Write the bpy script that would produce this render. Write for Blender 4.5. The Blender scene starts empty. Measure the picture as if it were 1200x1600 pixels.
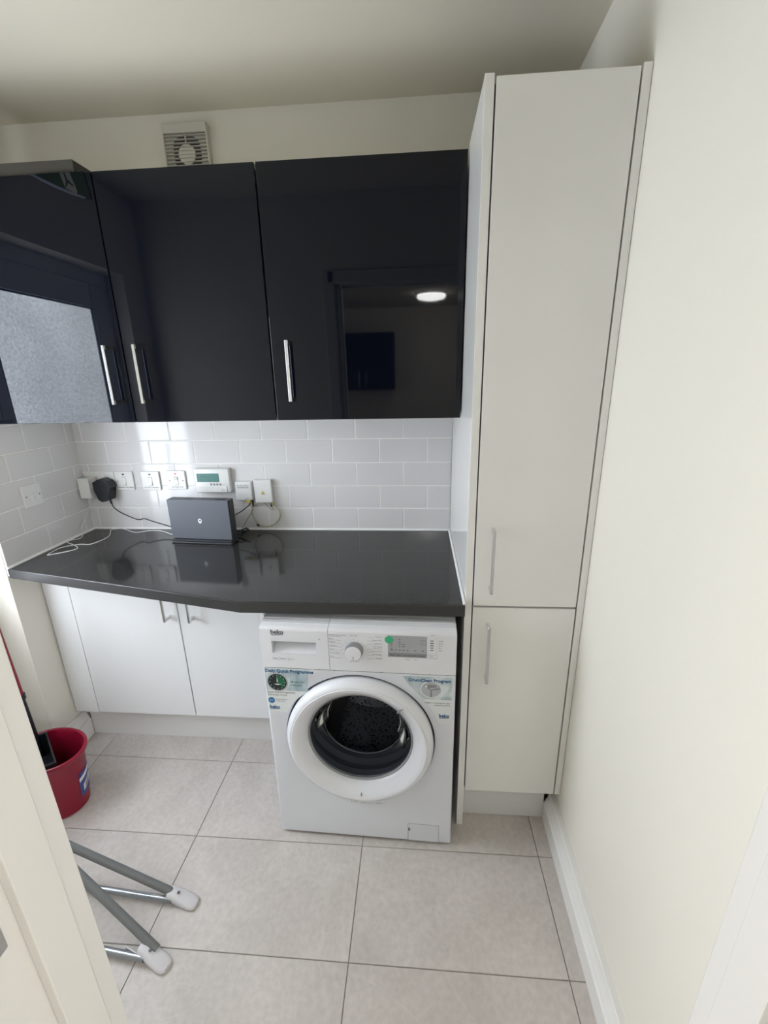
import bpy, bmesh, math, random
from mathutils import Vector, Matrix
random.seed(7)
S = bpy.context.scene
COL = S.collection
PI = math.pi

# ------------------------------------------------------------------ camera
CF, CC = 679.68, (-0.14411, -1.83749, 1.55515)
YAW, PITCH, ROLL = -0.0795, -0.2961, -0.0207
def cam_axes():
    cy, sy, cp, sp = math.cos(YAW), math.sin(YAW), math.cos(PITCH), math.sin(PITCH)
    F = Vector((sy*cp, cy*cp, sp)); R = Vector((cy, -sy, 0)); U = R.cross(F)
    return F, math.cos(ROLL)*R + math.sin(ROLL)*U, -math.sin(ROLL)*R + math.cos(ROLL)*U
F_, R_, U_ = cam_axes()
cam_data = bpy.data.cameras.new('camera'); cam_data.sensor_fit = 'HORIZONTAL'
cam_data.sensor_width = 36.0; cam_data.lens = 36.0*CF/1200.0; cam_data.clip_start = 0.02
cam = bpy.data.objects.new('camera', cam_data); COL.objects.link(cam)
cam.matrix_world = Matrix(((R_.x, U_.x, -F_.x, CC[0]), (R_.y, U_.y, -F_.y, CC[1]), (R_.z, U_.z, -F_.z, CC[2]), (0, 0, 0, 1)))
S.camera = cam

# ------------------------------------------------------------------ world, exposure
W = bpy.data.worlds.new('overcast_sky'); S.world = W; W.use_nodes = True
bg = W.node_tree.nodes['Background']; bg.inputs[0].default_value = (0.80, 0.90, 1.0, 1); bg.inputs[1].default_value = 1.0
S.view_settings.view_transform = 'Standard'; S.view_settings.look = 'None'
S.view_settings.exposure = 0.65; S.view_settings.gamma = 1.0; S.view_settings.use_curve_mapping = False
GLASS_DOOR_LIGHT = 8.0      # daylight coming through the frosted back door
KITCHEN_FILL_LIGHT = 3.6  # glow of the two windows added in the kitchen as fill
KITCHEN_LAMP_LIGHT = 22.0

# ------------------------------------------------------------------ helpers
def mat(name, col, rough=0.5, metal=0.0, spec=0.5, coat=0.0, var=0.0, vscale=6.0, bump=0.0, bscale=300.0, emit=None, estr=0.0, trans=0.0, ior=1.45):
    m = bpy.data.materials.new(name); m.use_nodes = True
    nt = m.node_tree; b = nt.nodes['Principled BSDF']
    b.inputs['Base Color'].default_value = (*col, 1); b.inputs['Roughness'].default_value = rough
    b.inputs['Metallic'].default_value = metal; b.inputs['Specular IOR Level'].default_value = spec
    b.inputs['Coat Weight'].default_value = coat; b.inputs['Coat Roughness'].default_value = 0.03
    b.inputs['Transmission Weight'].default_value = trans; b.inputs['IOR'].default_value = ior
    if emit: b.inputs['Emission Color'].default_value = (*emit, 1); b.inputs['Emission Strength'].default_value = estr
    tc = nt.nodes.new('ShaderNodeTexCoord')
    if var > 0:
        n = nt.nodes.new('ShaderNodeTexNoise'); n.inputs['Scale'].default_value = vscale; n.inputs['Detail'].default_value = 6
        r = nt.nodes.new('ShaderNodeMapRange'); r.inputs['From Min'].default_value = 0.3; r.inputs['From Max'].default_value = 0.7
        r.inputs['To Min'].default_value = 1-var; r.inputs['To Max'].default_value = 1+var
        v = nt.nodes.new('ShaderNodeVectorMath'); v.operation = 'SCALE'; v.inputs[0].default_value = col
        nt.links.new(tc.outputs['Object'], n.inputs['Vector']); nt.links.new(n.outputs['Fac'], r.inputs['Value'])
        nt.links.new(r.outputs['Result'], v.inputs['Scale']); nt.links.new(v.outputs['Vector'], b.inputs['Base Color'])
    if bump > 0:
        n2 = nt.nodes.new('ShaderNodeTexNoise'); n2.inputs['Scale'].default_value = bscale; n2.inputs['Detail'].default_value = 3
        bu = nt.nodes.new('ShaderNodeBump'); bu.inputs['Strength'].default_value = bump; bu.inputs['Distance'].default_value = 0.001
        nt.links.new(tc.outputs['Object'], n2.inputs['Vector']); nt.links.new(n2.outputs['Fac'], bu.inputs['Height'])
        nt.links.new(bu.outputs['Normal'], b.inputs['Normal'])
    return m

def floor_tile_mat(i):
    m = bpy.data.materials.new('stone_effect_porcelain'); m.use_nodes = True
    nt = m.node_tree; b = nt.nodes['Principled BSDF']; L = nt.links.new
    b.inputs['Roughness'].default_value = 0.42; b.inputs['Specular IOR Level'].default_value = 0.35
    tc = nt.nodes.new('ShaderNodeTexCoord'); mp = nt.nodes.new('ShaderNodeMapping')
    mp.inputs['Location'].default_value = (3.7*i, 1.9*i, 0); mp.inputs['Rotation'].default_value = (0, 0, 0.6*i)
    L(tc.outputs['Object'], mp.inputs['Vector'])
    n1 = nt.nodes.new('ShaderNodeTexNoise'); n1.inputs['Scale'].default_value = 4.0; n1.inputs['Detail'].default_value = 8; n1.inputs['Roughness'].default_value = 0.65; n1.inputs['Distortion'].default_value = 0.6
    n2 = nt.nodes.new('ShaderNodeTexNoise'); n2.inputs['Scale'].default_value = 60; n2.inputs['Detail'].default_value = 5
    n3 = nt.nodes.new('ShaderNodeTexNoise'); n3.inputs['Scale'].default_value = 2.2; n3.inputs['Detail'].default_value = 4; n3.inputs['Distortion'].default_value = 2.5
    for n in (n1, n2, n3): L(mp.outputs['Vector'], n.inputs['Vector'])
    r1 = nt.nodes.new('ShaderNodeValToRGB'); e = r1.color_ramp.elements
    e[0].position = 0.30; e[0].color = (0.53, 0.485, 0.45, 1); e[1].position = 0.70; e[1].color = (0.64, 0.59, 0.555, 1)
    L(n1.outputs['Fac'], r1.inputs['Fac'])
    r2 = nt.nodes.new('ShaderNodeMapRange'); r2.inputs['From Min'].default_value = 0.35; r2.inputs['From Max'].default_value = 0.65; r2.inputs['To Min'].default_value = 0.94; r2.inputs['To Max'].default_value = 1.05
    L(n2.outputs['Fac'], r2.inputs['Value'])
    v = nt.nodes.new('ShaderNodeVectorMath'); v.operation = 'SCALE'; L(r1.outputs['Color'], v.inputs[0]); L(r2.outputs['Result'], v.inputs['Scale'])
    r3 = nt.nodes.new('ShaderNodeValToRGB'); e = r3.color_ramp.elements   # fine pale veins
    e[0].position = 0.475; e[0].color = (0, 0, 0, 1); e[1].position = 0.5; e[1].color = (1, 1, 1, 1); q = r3.color_ramp.elements.new(0.525); q.color = (0, 0, 0, 1)
    L(n3.outputs['Fac'], r3.inputs['Fac'])
    mx = nt.nodes.new('ShaderNodeMix'); mx.data_type = 'RGBA'; mx.inputs[7].default_value = (0.72, 0.67, 0.63, 1)
    sc = nt.nodes.new('ShaderNodeMath'); sc.operation = 'MULTIPLY'; sc.inputs[1].default_value = 0.22
    L(r3.outputs['Color'], sc.inputs[0]); L(sc.outputs[0], mx.inputs[0]); L(v.outputs['Vector'], mx.inputs[6]); L(mx.outputs[2], b.inputs['Base Color'])
    bu = nt.nodes.new('ShaderNodeBump'); bu.inputs['Strength'].default_value = 0.12; bu.inputs['Distance'].default_value = 0.002
    L(n2.outputs['Fac'], bu.inputs['Height']); L(bu.outputs['Normal'], b.inputs['Normal'])
    return m

def frosted_mat():
    m = bpy.data.materials.new('daylit_frosted_glass'); m.use_nodes = True
    nt = m.node_tree; b = nt.nodes['Principled BSDF']; L = nt.links.new
    b.inputs['Base Color'].default_value = (0.7, 0.72, 0.73, 1); b.inputs['Roughness'].default_value = 0.35
    tc = nt.nodes.new('ShaderNodeTexCoord'); n = nt.nodes.new('ShaderNodeTexNoise'); n.inputs['Scale'].default_value = 90; n.inputs['Detail'].default_value = 3
    n2 = nt.nodes.new('ShaderNodeTexNoise'); n2.inputs['Scale'].default_value = 2.0; n2.inputs['Detail'].default_value = 2
    L(tc.outputs['Object'], n.inputs['Vector']); L(tc.outputs['Object'], n2.inputs['Vector'])
    r = nt.nodes.new('ShaderNodeMapRange'); r.inputs['From Min'].default_value = 0.3; r.inputs['From Max'].default_value = 0.7; r.inputs['To Min'].default_value = 0.76; r.inputs['To Max'].default_value = 1.22
    r2 = nt.nodes.new('ShaderNodeMapRange'); r2.inputs['From Min'].default_value = 0.3; r2.inputs['From Max'].default_value = 0.7; r2.inputs['To Min'].default_value = 0.8*GLASS_DOOR_LIGHT; r2.inputs['To Max'].default_value = 1.15*GLASS_DOOR_LIGHT
    L(n.outputs['Fac'], r.inputs['Value']); L(n2.outputs['Fac'], r2.inputs['Value'])
    mu = nt.nodes.new('ShaderNodeMath'); mu.operation = 'MULTIPLY'; L(r.outputs['Result'], mu.inputs[0]); L(r2.outputs['Result'], mu.inputs[1])
    b.inputs['Emission Color'].default_value = (0.87, 0.945, 1.05, 1); L(mu.outputs[0], b.inputs['Emission Strength'])
    return m

def drum_mat():
    m = bpy.data.materials.new('perforated_drum_steel'); m.use_nodes = True
    nt = m.node_tree; b = nt.nodes['Principled BSDF']; L = nt.links.new
    b.inputs['Metallic'].default_value = 0.9; b.inputs['Roughness'].default_value = 0.35
    tc = nt.nodes.new('ShaderNodeTexCoord'); v = nt.nodes.new('ShaderNodeTexVoronoi'); v.inputs['Scale'].default_value = 75
    L(tc.outputs['Object'], v.inputs['Vector'])
    r = nt.nodes.new('ShaderNodeValToRGB'); e = r.color_ramp.elements
    e[0].position = 0.26; e[0].color = (0.02, 0.02, 0.025, 1); e[1].position = 0.40; e[1].color = (0.34, 0.345, 0.36, 1)
    L(v.outputs['Distance'], r.inputs['Fac']); L(r.outputs['Color'], b.inputs['Base Color'])
    return m

def thin_glass_mat(name, tint):
    m = bpy.data.materials.new(name); m.use_nodes = True
    nt = m.node_tree; nt.nodes.remove(nt.nodes['Principled BSDF']); L = nt.links.new; out = nt.nodes['Material Output']
    t = nt.nodes.new('ShaderNodeBsdfTransparent'); t.inputs[0].default_value = (*tint, 1)
    g = nt.nodes.new('ShaderNodeBsdfGlossy'); g.inputs['Roughness'].default_value = 0.02
    f = nt.nodes.new('ShaderNodeFresnel'); f.inputs['IOR'].default_value = 1.13
    mx = nt.nodes.new('ShaderNodeMixShader'); L(f.outputs[0], mx.inputs[0]); L(t.outputs[0], mx.inputs[1]); L(g.outputs[0], mx.inputs[2]); L(mx.outputs[0], out.inputs['Surface'])
    return m

def sheen_print_mat(name, a, c, scale):
    m = bpy.data.materials.new(name); m.use_nodes = True
    nt = m.node_tree; b = nt.nodes['Principled BSDF']; L = nt.links.new
    b.inputs['Roughness'].default_value = 0.3
    tc = nt.nodes.new('ShaderNodeTexCoord'); n = nt.nodes.new('ShaderNodeTexNoise'); n.inputs['Scale'].default_value = scale; n.inputs['Distortion'].default_value = 1.2; n.inputs['Detail'].default_value = 2
    L(tc.outputs['Object'], n.inputs['Vector'])
    r = nt.nodes.new('ShaderNodeValToRGB'); e = r.color_ramp.elements
    e[0].position = 0.35; e[0].color = (*a, 1); e[1].position = 0.68; e[1].color = (*c, 1)
    L(n.outputs['Fac'], r.inputs['Fac']); L(r.outputs['Color'], b.inputs['Base Color'])
    return m

M = dict(
    wall=mat('magnolia_wall_paint', (0.82, 0.79, 0.705), 0.75, spec=0.25, bump=0.12, bscale=220),
    ceiling=mat('white_ceiling_paint', (0.75, 0.70, 0.585), 0.9, spec=0.15, bump=0.05, bscale=200),
    trim=mat('white_satin_paint', (0.83, 0.82, 0.79), 0.35, bump=0.08, bscale=60),
    jamb=mat('off_white_door_paint', (0.72, 0.70, 0.665), 0.45, bump=0.1, bscale=120),
    upvc=mat('white_upvc', (0.86, 0.87, 0.88), 0.25),
    tile=mat('white_ceramic_glaze', (0.70, 0.69, 0.69), 0.10, spec=0.5, var=0.015, vscale=3, bump=0.05, bscale=28),
    grout=mat('white_grout', (0.86, 0.85, 0.83), 0.85),
    sealant=mat('white_sealant', (0.88, 0.88, 0.87), 0.4),
    floor_grout=mat('grey_floor_grout', (0.27, 0.25, 0.23), 0.9),
    kfloor=mat('kitchen_floor_vinyl', (0.36, 0.34, 0.31), 0.5, var=0.08),
    navy=mat('navy_gloss_acrylic', (0.0020, 0.0032, 0.0075), 0.03, spec=0.36),
    navy_edge=mat('navy_door_edge', (0.004, 0.006, 0.011), 0.25),
    gloss=mat('white_gloss_door', (0.83, 0.82, 0.79), 0.10, spec=0.45),
    gloss_edge=mat('white_gloss_panel', (0.85, 0.84, 0.81), 0.18),
    carcass=mat('white_melamine', (0.80, 0.80, 0.78), 0.45),
    satin=mat('white_satin_door', (0.83, 0.835, 0.84), 0.28, spec=0.4),
    plinth=mat('white_plinth', (0.76, 0.755, 0.74), 0.3),
    shadow=mat('gap_shade_black', (0.02, 0.02, 0.02), 0.9),  # black carcass colour, painted as the shade in the door gaps
    worktop=mat('charcoal_quartz_effect', (0.030, 0.0295, 0.030), 0.085, spec=0.45, var=0.12, vscale=420),
    worktop_edge=mat('charcoal_laminate_edge', (0.036, 0.035, 0.035), 0.35, var=0.1, vscale=300),
    chrome=mat('polished_chrome', (0.78, 0.78, 0.79), 0.12, metal=1.0),
    dial_side=mat('grey_dial_side', (0.33, 0.33, 0.34), 0.3, metal=0.6),
    steel=mat('brushed_steel', (0.55, 0.55, 0.56), 0.3, metal=1.0),
    enamel=mat('white_appliance_enamel', (0.73, 0.75, 0.80), 0.28, spec=0.45),
    plastic=mat('white_appliance_plastic', (0.78, 0.79, 0.83), 0.22),
    plastic_grey=mat('grey_plastic', (0.30, 0.31, 0.32), 0.4),
    lcdgrey=mat('grey_display_window', (0.40, 0.41, 0.42), 0.25),
    lcdband=mat('dark_grey_display_band', (0.26, 0.27, 0.28), 0.3),
    ink=mat('dark_grey_ink', (0.10, 0.105, 0.12), 0.5),
    ink_soft=mat('grey_ink', (0.27, 0.275, 0.29), 0.5),
    ink_blue=mat('blue_ink', (0.02, 0.10, 0.24), 0.4),
    ink_green=mat('green_ink', (0.012, 0.13, 0.06), 0.4),
    led=mat('dark_indicator', (0.06, 0.06, 0.08), 0.3),
    gasket=mat('grey_rubber_gasket', (0.13, 0.135, 0.15), 0.45),
    drum=drum_mat(),
    drum_rib=mat('drum_steel', (0.16, 0.165, 0.175), 0.35, metal=0.8),
    dglass=thin_glass_mat('smoked_door_glass', (0.80, 0.82, 0.86)),
    white_plastic=mat('white_moulded_plastic', (0.80, 0.80, 0.79), 0.25),
    cream_plastic=mat('aged_white_plastic', (0.60, 0.58, 0.52), 0.4),
    black_plastic=mat('black_plastic', (0.010, 0.011, 0.015), 0.4),
    dark=mat('dark_recess', (0.035, 0.036, 0.036), 0.7),
    router=mat('slate_grey_plastic', (0.105, 0.115, 0.135), 0.45),
    router_side=mat('dark_slate_plastic', (0.03, 0.032, 0.038), 0.4),
    lcd=mat('green_lcd', (0.10, 0.25, 0.23), 0.2),
    red_neon=mat('red_neon_lens', (0.75, 0.08, 0.12), 0.2, emit=(1.0, 0.12, 0.2), estr=0.6),
    yellow=mat('yellow_label', (0.75, 0.58, 0.10), 0.5),
    cable_white=mat('white_cable_sheath', (0.78, 0.78, 0.77), 0.4),
    cable_black=mat('black_cable_sheath', (0.012, 0.012, 0.014), 0.4),
    cable_cream=mat('cream_fibre_sheath', (0.47, 0.43, 0.30), 0.45),
    red=mat('red_bucket_plastic', (0.26, 0.006, 0.028), 0.35),
    tube_grey=mat('grey_coated_tube', (0.165, 0.17, 0.168), 0.42),
    tube_chrome=mat('bare_metal_tube', (0.36, 0.38, 0.40), 0.28, metal=1.0),
    foot=mat('pale_lilac_plastic', (0.66, 0.64, 0.66), 0.4),
    carton=mat('brown_grey_carton', (0.05, 0.046, 0.037), 0.9, var=0.06, vscale=10),
    leaf_green=mat('dark_green_print', (0.001, 0.0045, 0.0032), 0.8, spec=0.1),
    leaf_teal=mat('dark_teal_print', (0.0012, 0.0032, 0.0036), 0.8, spec=0.1),
    leaf_edge=mat('lilac_print', (0.028, 0.028, 0.042), 0.8, spec=0.1),
    leaf_white=mat('grey_print', (0.030, 0.030, 0.029), 0.8, spec=0.1),
    sticker_pale=mat('pale_grey_sticker', (0.74, 0.77, 0.77), 0.3),
    sky_print=sheen_print_mat('misty_blue_print', (0.33, 0.43, 0.48), (0.70, 0.76, 0.77), 14),
    green_dot=mat('green_dot_sticker', (0.05, 0.42, 0.22), 0.35),
    blue_dot=mat('blue_dot_print', (0.02, 0.16, 0.38), 0.35),
    dial_black=mat('black_dial_print', (0.012, 0.02, 0.018), 0.3),
    silver=mat('silver_print', (0.45, 0.47, 0.49), 0.3),
    badge_blue=mat('blue_badge_print', (0.03, 0.06, 0.25), 0.35),
    lamp=mat('white_lamp_diffuser', (0.9, 0.9, 0.9), 0.4, emit=(0.97, 0.97, 0.96), estr=KITCHEN_LAMP_LIGHT),
    kfill=mat('added_fill_glow', (0.7, 0.7, 0.7), 0.3, emit=(0.97, 0.97, 0.96), estr=KITCHEN_FILL_LIGHT),  # emissive panes of the added fill windows
    frosted=frosted_mat(),
)
FT = [floor_tile_mat(i) for i in range(5)]

def box(bm, x0, x1, y0, y1, z0, z1, bev=0.0, seg=1):
    if x0 > x1: x0, x1 = x1, x0
    if y0 > y1: y0, y1 = y1, y0
    if z0 > z1: z0, z1 = z1, z0
    v = [bm.verts.new((x, y, z)) for x in (x0, x1) for y in (y0, y1) for z in (z0, z1)]
    fs = [bm.faces.new([v[i] for i in q]) for q in ((0, 1, 3, 2), (4, 6, 7, 5), (0, 4, 5, 1), (2, 3, 7, 6), (0, 2, 6, 4), (1, 5, 7, 3))]
    if bev > 0:
        es = list({e for f in fs for e in f.edges})
        bmesh.ops.bevel(bm, geom=es, offset=bev, segments=seg, profile=0.5, affect='EDGES')

def prism(bm, pts, axis, a0, a1):
    """extrude a closed 2D outline along x, y or z"""
    def P(u, v, a): return {'x': (a, u, v), 'y': (u, a, v), 'z': (u, v, a)}[axis]
    A = [bm.verts.new(P(u, v, a0)) for u, v in pts]; B = [bm.verts.new(P(u, v, a1)) for u, v in pts]
    n = len(pts); bm.faces.new(A); bm.faces.new(B[::-1])
    for i in range(n): bm.faces.new((A[i], B[i], B[(i+1) % n], A[(i+1) % n]))

def lathe(bm, prof, c, axis='y', n=48, closed=False, sx=1.0, sz=1.0):
    """prof = list of (radius, height along axis)"""
    rings = []
    for r, h in prof:
        if r < 1e-6:
            rings.append([bm.verts.new((c[0], c[1]+h, c[2]) if axis == 'y' else (c[0], c[1], c[2]+h))])
        else:
            rg = []
            for i in range(n):
                a = 2*PI*i/n
                rg.append(bm.verts.new((c[0]+r*math.cos(a)*sx, c[1]+h, c[2]+r*math.sin(a)*sz) if axis == 'y' else (c[0]+r*math.cos(a)*sx, c[1]+r*math.sin(a)*sz, c[2]+h)))
            rings.append(rg)
    pairs = list(zip(rings[:-1], rings[1:]))
    if closed: pairs.append((rings[-1], rings[0]))
    for a, b in pairs:
        for i in range(n):
            j = (i+1) % n
            if len(a) == 1 and len(b) == 1: continue
            if len(a) == 1: bm.faces.new((a[0], b[i], b[j]))
            elif len(b) == 1: bm.faces.new((a[i], b[0], a[j]))
            else: bm.faces.new((a[i], b[i], b[j], a[j]))

def smooth_path(pts, k=6):
    P = [Vector(p) for p in pts]
    if len(P) < 3: return P
    out = []
    for i in range(len(P)-1):
        p0 = P[max(i-1, 0)]; p1 = P[i]; p2 = P[i+1]; p3 = P[min(i+2, len(P)-1)]
        for j in range(k):
            t = j/k
            out.append(0.5*((2*p1) + (p2-p0)*t + (2*p0-5*p1+4*p2-p3)*t*t + (3*p1-p0-3*p2+p3)*t**3))
    out.append(P[-1]); return out

def tube(bm, pts, r, seg=10, smooth=True, closed=False):
    P = smooth_path(pts) if smooth else [Vector(p) for p in pts]
    up = Vector((0.13, 0.21, 0.97)); rings = []; n = len(P)
    for i, p in enumerate(P):
        if closed: t = P[(i+1) % n]-P[i-1]
        else: t = P[min(i+1, n-1)]-P[max(i-1, 0)]
        t.normalize()
        a = up - t*up.dot(t)
        if a.length < 1e-3: a = Vector((1, 0, 0)) - t*t.x
        a.normalize(); up = a; b = t.cross(a)
        rings.append([bm.verts.new(p + r*(math.cos(2*PI*k/seg)*a + math.sin(2*PI*k/seg)*b)) for k in range(seg)])
    m = n if closed else n-1
    for i in range(m):
        A, B = rings[i], rings[(i+1) % n]
        for k in range(seg): bm.faces.new((A[k], A[(k+1) % seg], B[(k+1) % seg], B[k]))
    if not closed:
        bm.faces.new(rings[0][::-1]); bm.faces.new(rings[-1])

def disc(bm, c, r, d=0.0006, n=28, sx=1.0, a0=0.0, a1=2*PI, y_out=True):
    """thin disc (or pie slice) lying in the XZ plane, front towards -y"""
    full = abs(a1-a0-2*PI) < 1e-6
    pts = [(c[0]+r*sx*math.cos(a0+(a1-a0)*i/n), c[2]+r*math.sin(a0+(a1-a0)*i/n)) for i in range(n if full else n+1)]
    if not full: pts.append((c[0], c[2]))
    prism(bm, pts, 'y', c[1], c[1]-d)

_tx = {}
def text_to(bm, s, size, origin, xdir=(1, 0, 0), zdir=(0, 0, 1), align='LEFT', depth=0.0003, shear=0.0, bold=0.0):
    cu = bpy.data.curves.new('lettering', 'FONT'); cu.body = s; cu.size = size; cu.align_x = align; cu.extrude = depth/2; cu.resolution_u = 2; cu.shear = shear; cu.offset = bold
    o = bpy.data.objects.new('lettering', cu); COL.objects.link(o)
    dg = bpy.context.evaluated_depsgraph_get(); me = bpy.data.meshes.new_from_object(o.evaluated_get(dg))
    X, Z = Vector(xdir), Vector(zdir); Y = Z.cross(X)
    Nn = X.cross(Z)     # faces the reader
    T = Matrix((( X.x, Z.x, Nn.x, origin[0]), (X.y, Z.y, Nn.y, origin[1]), (X.z, Z.z, Nn.z, origin[2]), (0, 0, 0, 1)))
    me.transform(T); bm.from_mesh(me)
    bpy.data.objects.remove(o); bpy.data.curves.remove(cu); bpy.data.meshes.remove(me)

def BM(): return bmesh.new()

def obj(name, bm, m, parent=None, smooth=False, world=True, label=None, kind=None):
    bmesh.ops.recalc_face_normals(bm, faces=bm.faces[:])
    me = bpy.data.meshes.new(name); bm.to_mesh(me); bm.free()
    for mm in (m if isinstance(m, (list, tuple)) else [m]): me.materials.append(mm)
    if smooth:
        me.polygons.foreach_set('use_smooth', [True]*len(me.polygons))
        me.set_sharp_from_angle(angle=math.radians(35))
    o = bpy.data.objects.new(name, me); COL.objects.link(o)
    if parent:
        if world: me.transform(wm(parent).inverted())
        o.parent = parent
    if label: o['label'] = label
    if kind: o['kind'] = kind
    return o

def wm(o):
    m = Matrix.LocRotScale(o.location, o.rotation_euler, None)
    return wm(o.parent) @ m if o.parent else m

def thing(name, label, cat, loc=(0, 0, 0), rot=(0, 0, 0), group=None):
    o = bpy.data.objects.new(name, None); COL.objects.link(o); o.empty_display_size = 0.05
    o.location = loc; o.rotation_euler = rot; o['label'] = label; o['category'] = cat
    if group: o['group'] = group
    return o

def tag(o, label, cat, group=None):
    o['label'] = label; o['category'] = cat
    if group: o['group'] = group
    return o

def bx(name, m, parent, dims, bev=0.001, seg=1, **kw):
    bm = BM(); box(bm, *dims, bev, seg); return obj(name, bm, m, parent, **kw)

# ------------------------------------------------------------------ room dimensions
XL, ZC, YF, YK = -1.670, 2.480, -1.48, -1.62         # left wall, ceiling, utility-side and kitchen-side face of the doorway wall
def xr(y): return 0.354 + 0.019*(y+0.62)             # right wall is a little out of square
H = 0.909                                            # worktop height
DX0, DX1, DZ = -0.561, 0.200, 2.05                   # doorway opening
BY0, BY1, BZ = -0.462, -1.30, 2.10                   # back door opening in left wall
KX0, KX1, KY = -2.3, 1.5, -5.3                       # kitchen behind the camera

def struct(name, bm, m, parent=None, **kw):
    o = obj(name, bm, m, parent, **kw)
    if not parent: o['kind'] = 'structure'
    return o

# ------------------------------------------------------------------ structure
bm = BM(); box(bm, XL-0.25, 0.70, 0.35, KY-0.1, -0.12, -0.0025); floor = struct('floor', bm, M['floor_grout'])
bm = BM(); box(bm, KX0-0.1, KX1+0.1, 0.35, KY-0.1, ZC, ZC+0.12); struct('ceiling', bm, M['ceiling'])
bm = BM(); box(bm, XL-0.25, 0.70, 0.008, 0.35, -0.1, ZC); wall_back = struct('wall_back', bm, M['wall'])
bm = BM()
prism(bm, [(xr(0.008), 0.008), (0.75, 0.008), (0.75, YK), (xr(YK), YK)], 'z', -0.1, ZC); struct('wall_right', bm, M['wall'])
bm = BM()
box(bm, XL-0.25, XL, BY0, 0.008, -0.1, 1.44); box(bm, XL-0.25, XL-0.06, BY0, 0.008, 1.44, ZC); box(bm, XL-0.25, XL, BY1, YF+0.0, -0.1, ZC); box(bm, XL-0.25, XL, BY0, BY1, BZ, ZC)
wall_left = struct('wall_left', bm, M['wall'])
bm = BM()
box(bm, XL-0.25, DX0-0.03, YF, YK, -0.1, ZC); box(bm, DX1+0.03, xr(YF), YF, YK, -0.1, ZC); box(bm, DX0-0.03, DX1+0.03, YF, YK, DZ+0.03, ZC)
struct('wall_front', bm, M['wall'])
# kitchen shell behind the camera
bm = BM()
WY0, WY1, WZ0, WZ1 = -1.95, -3.75, 0.90, 2.15
box(bm, KX0-0.1, KX0, YK, KY, -0.1, WZ0); box(bm, KX0-0.1, KX0, YK, KY, WZ1, ZC); box(bm, KX0-0.1, KX0, YK, WY0, WZ0, WZ1); box(bm, KX0-0.1, KX0, WY1, KY, WZ0, WZ1)
box(bm, KX0-0.1, XL-0.25, YF, YK, -0.1, ZC)
struct('wall_kitchen_left', bm, M['wall'])
bm = BM()
box(bm, KX1, KX1+0.1, YK, KY, -0.1, WZ0); box(bm, KX1, KX1+0.1, YK, KY, WZ1, ZC); box(bm, KX1, KX1+0.1, YK, WY0, WZ0, WZ1); box(bm, KX1, KX1+0.1, WY1, KY, WZ0, WZ1)
box(bm, 0.75, KX1+0.1, YK+0.14, YK, -0.1, ZC); struct('wall_kitchen_right', bm, M['wall'])
bm = BM(); box(bm, KX0-0.1, KX1+0.1, KY, KY-0.1, -0.1, ZC); struct('wall_kitchen_far', bm, M['wall'])
bm = BM(); box(bm, KX0-0.1, KX1+0.1, YK-0.002, KY, -0.0024, 0.0); struct('floor_kitchen', bm, M['kfloor'])
for wn, xw in ((1, KX1+0.045), (2, KX0-0.045)):  # two invented windows, added to throw fill light through the doorway
    bm = BM()
    for y0, y1 in ((WY0, WY0-0.06), (-2.82, -2.88), (WY1+0.06, WY1)): box(bm, xw-0.035, xw+0.035, y0, y1, WZ0, WZ1)
    for z0, z1 in ((WZ0, WZ0+0.06), (WZ1-0.06, WZ1)): box(bm, xw-0.035, xw+0.035, WY0-0.06, WY1+0.06, z0, z1)
    kw = struct('fill_window_%d' % wn, bm, M['upvc'])
    for y0, y1 in ((WY0-0.06, -2.82), (-2.88, WY1+0.06)): bx('fill_pane', M['kfill'], kw, (xw-0.005, xw+0.005, y0, y1, WZ0+0.06, WZ1-0.06), 0.0)

# floor tiles, 600 x 318 stacked
xs = [-1.4+0.6*k + (-0.332+0.8)-0.6*2+0.0 for k in range(0, 0)]
XJ = [XL] + [x for x in (-1.532, -0.932, -0.332, 0.268)] + [0.40]
YJ = [0.008] + [-0.101, -0.419, -0.737, -1.055, -1.373] + [YK]
FTM = {}
for i in range(len(XJ)-1):
    for j in range(len(YJ)-1):
        x0, x1, y0, y1 = XJ[i], XJ[i+1], YJ[j], YJ[j+1]
        b = BM(); g = 0.0013
        box(b, x0+g, x1-g, y1+g, y0-g, -0.011, 0.0, 0.0008)
        obj('floor_tile', b, FT[random.randrange(5)], floor)
# back door threshold tiles
for j in range(4):
    y0, y1 = [(-0.465, -0.736), (-0.738, -1.054), (-1.056, -1.297), (0, 0)][j]
    if y0: b = BM(); box(b, XL-0.10, XL-0.0015, y1, y0, -0.011, 0.0, 0.0008); obj('floor_tile', b, FT[j], floor)

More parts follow.
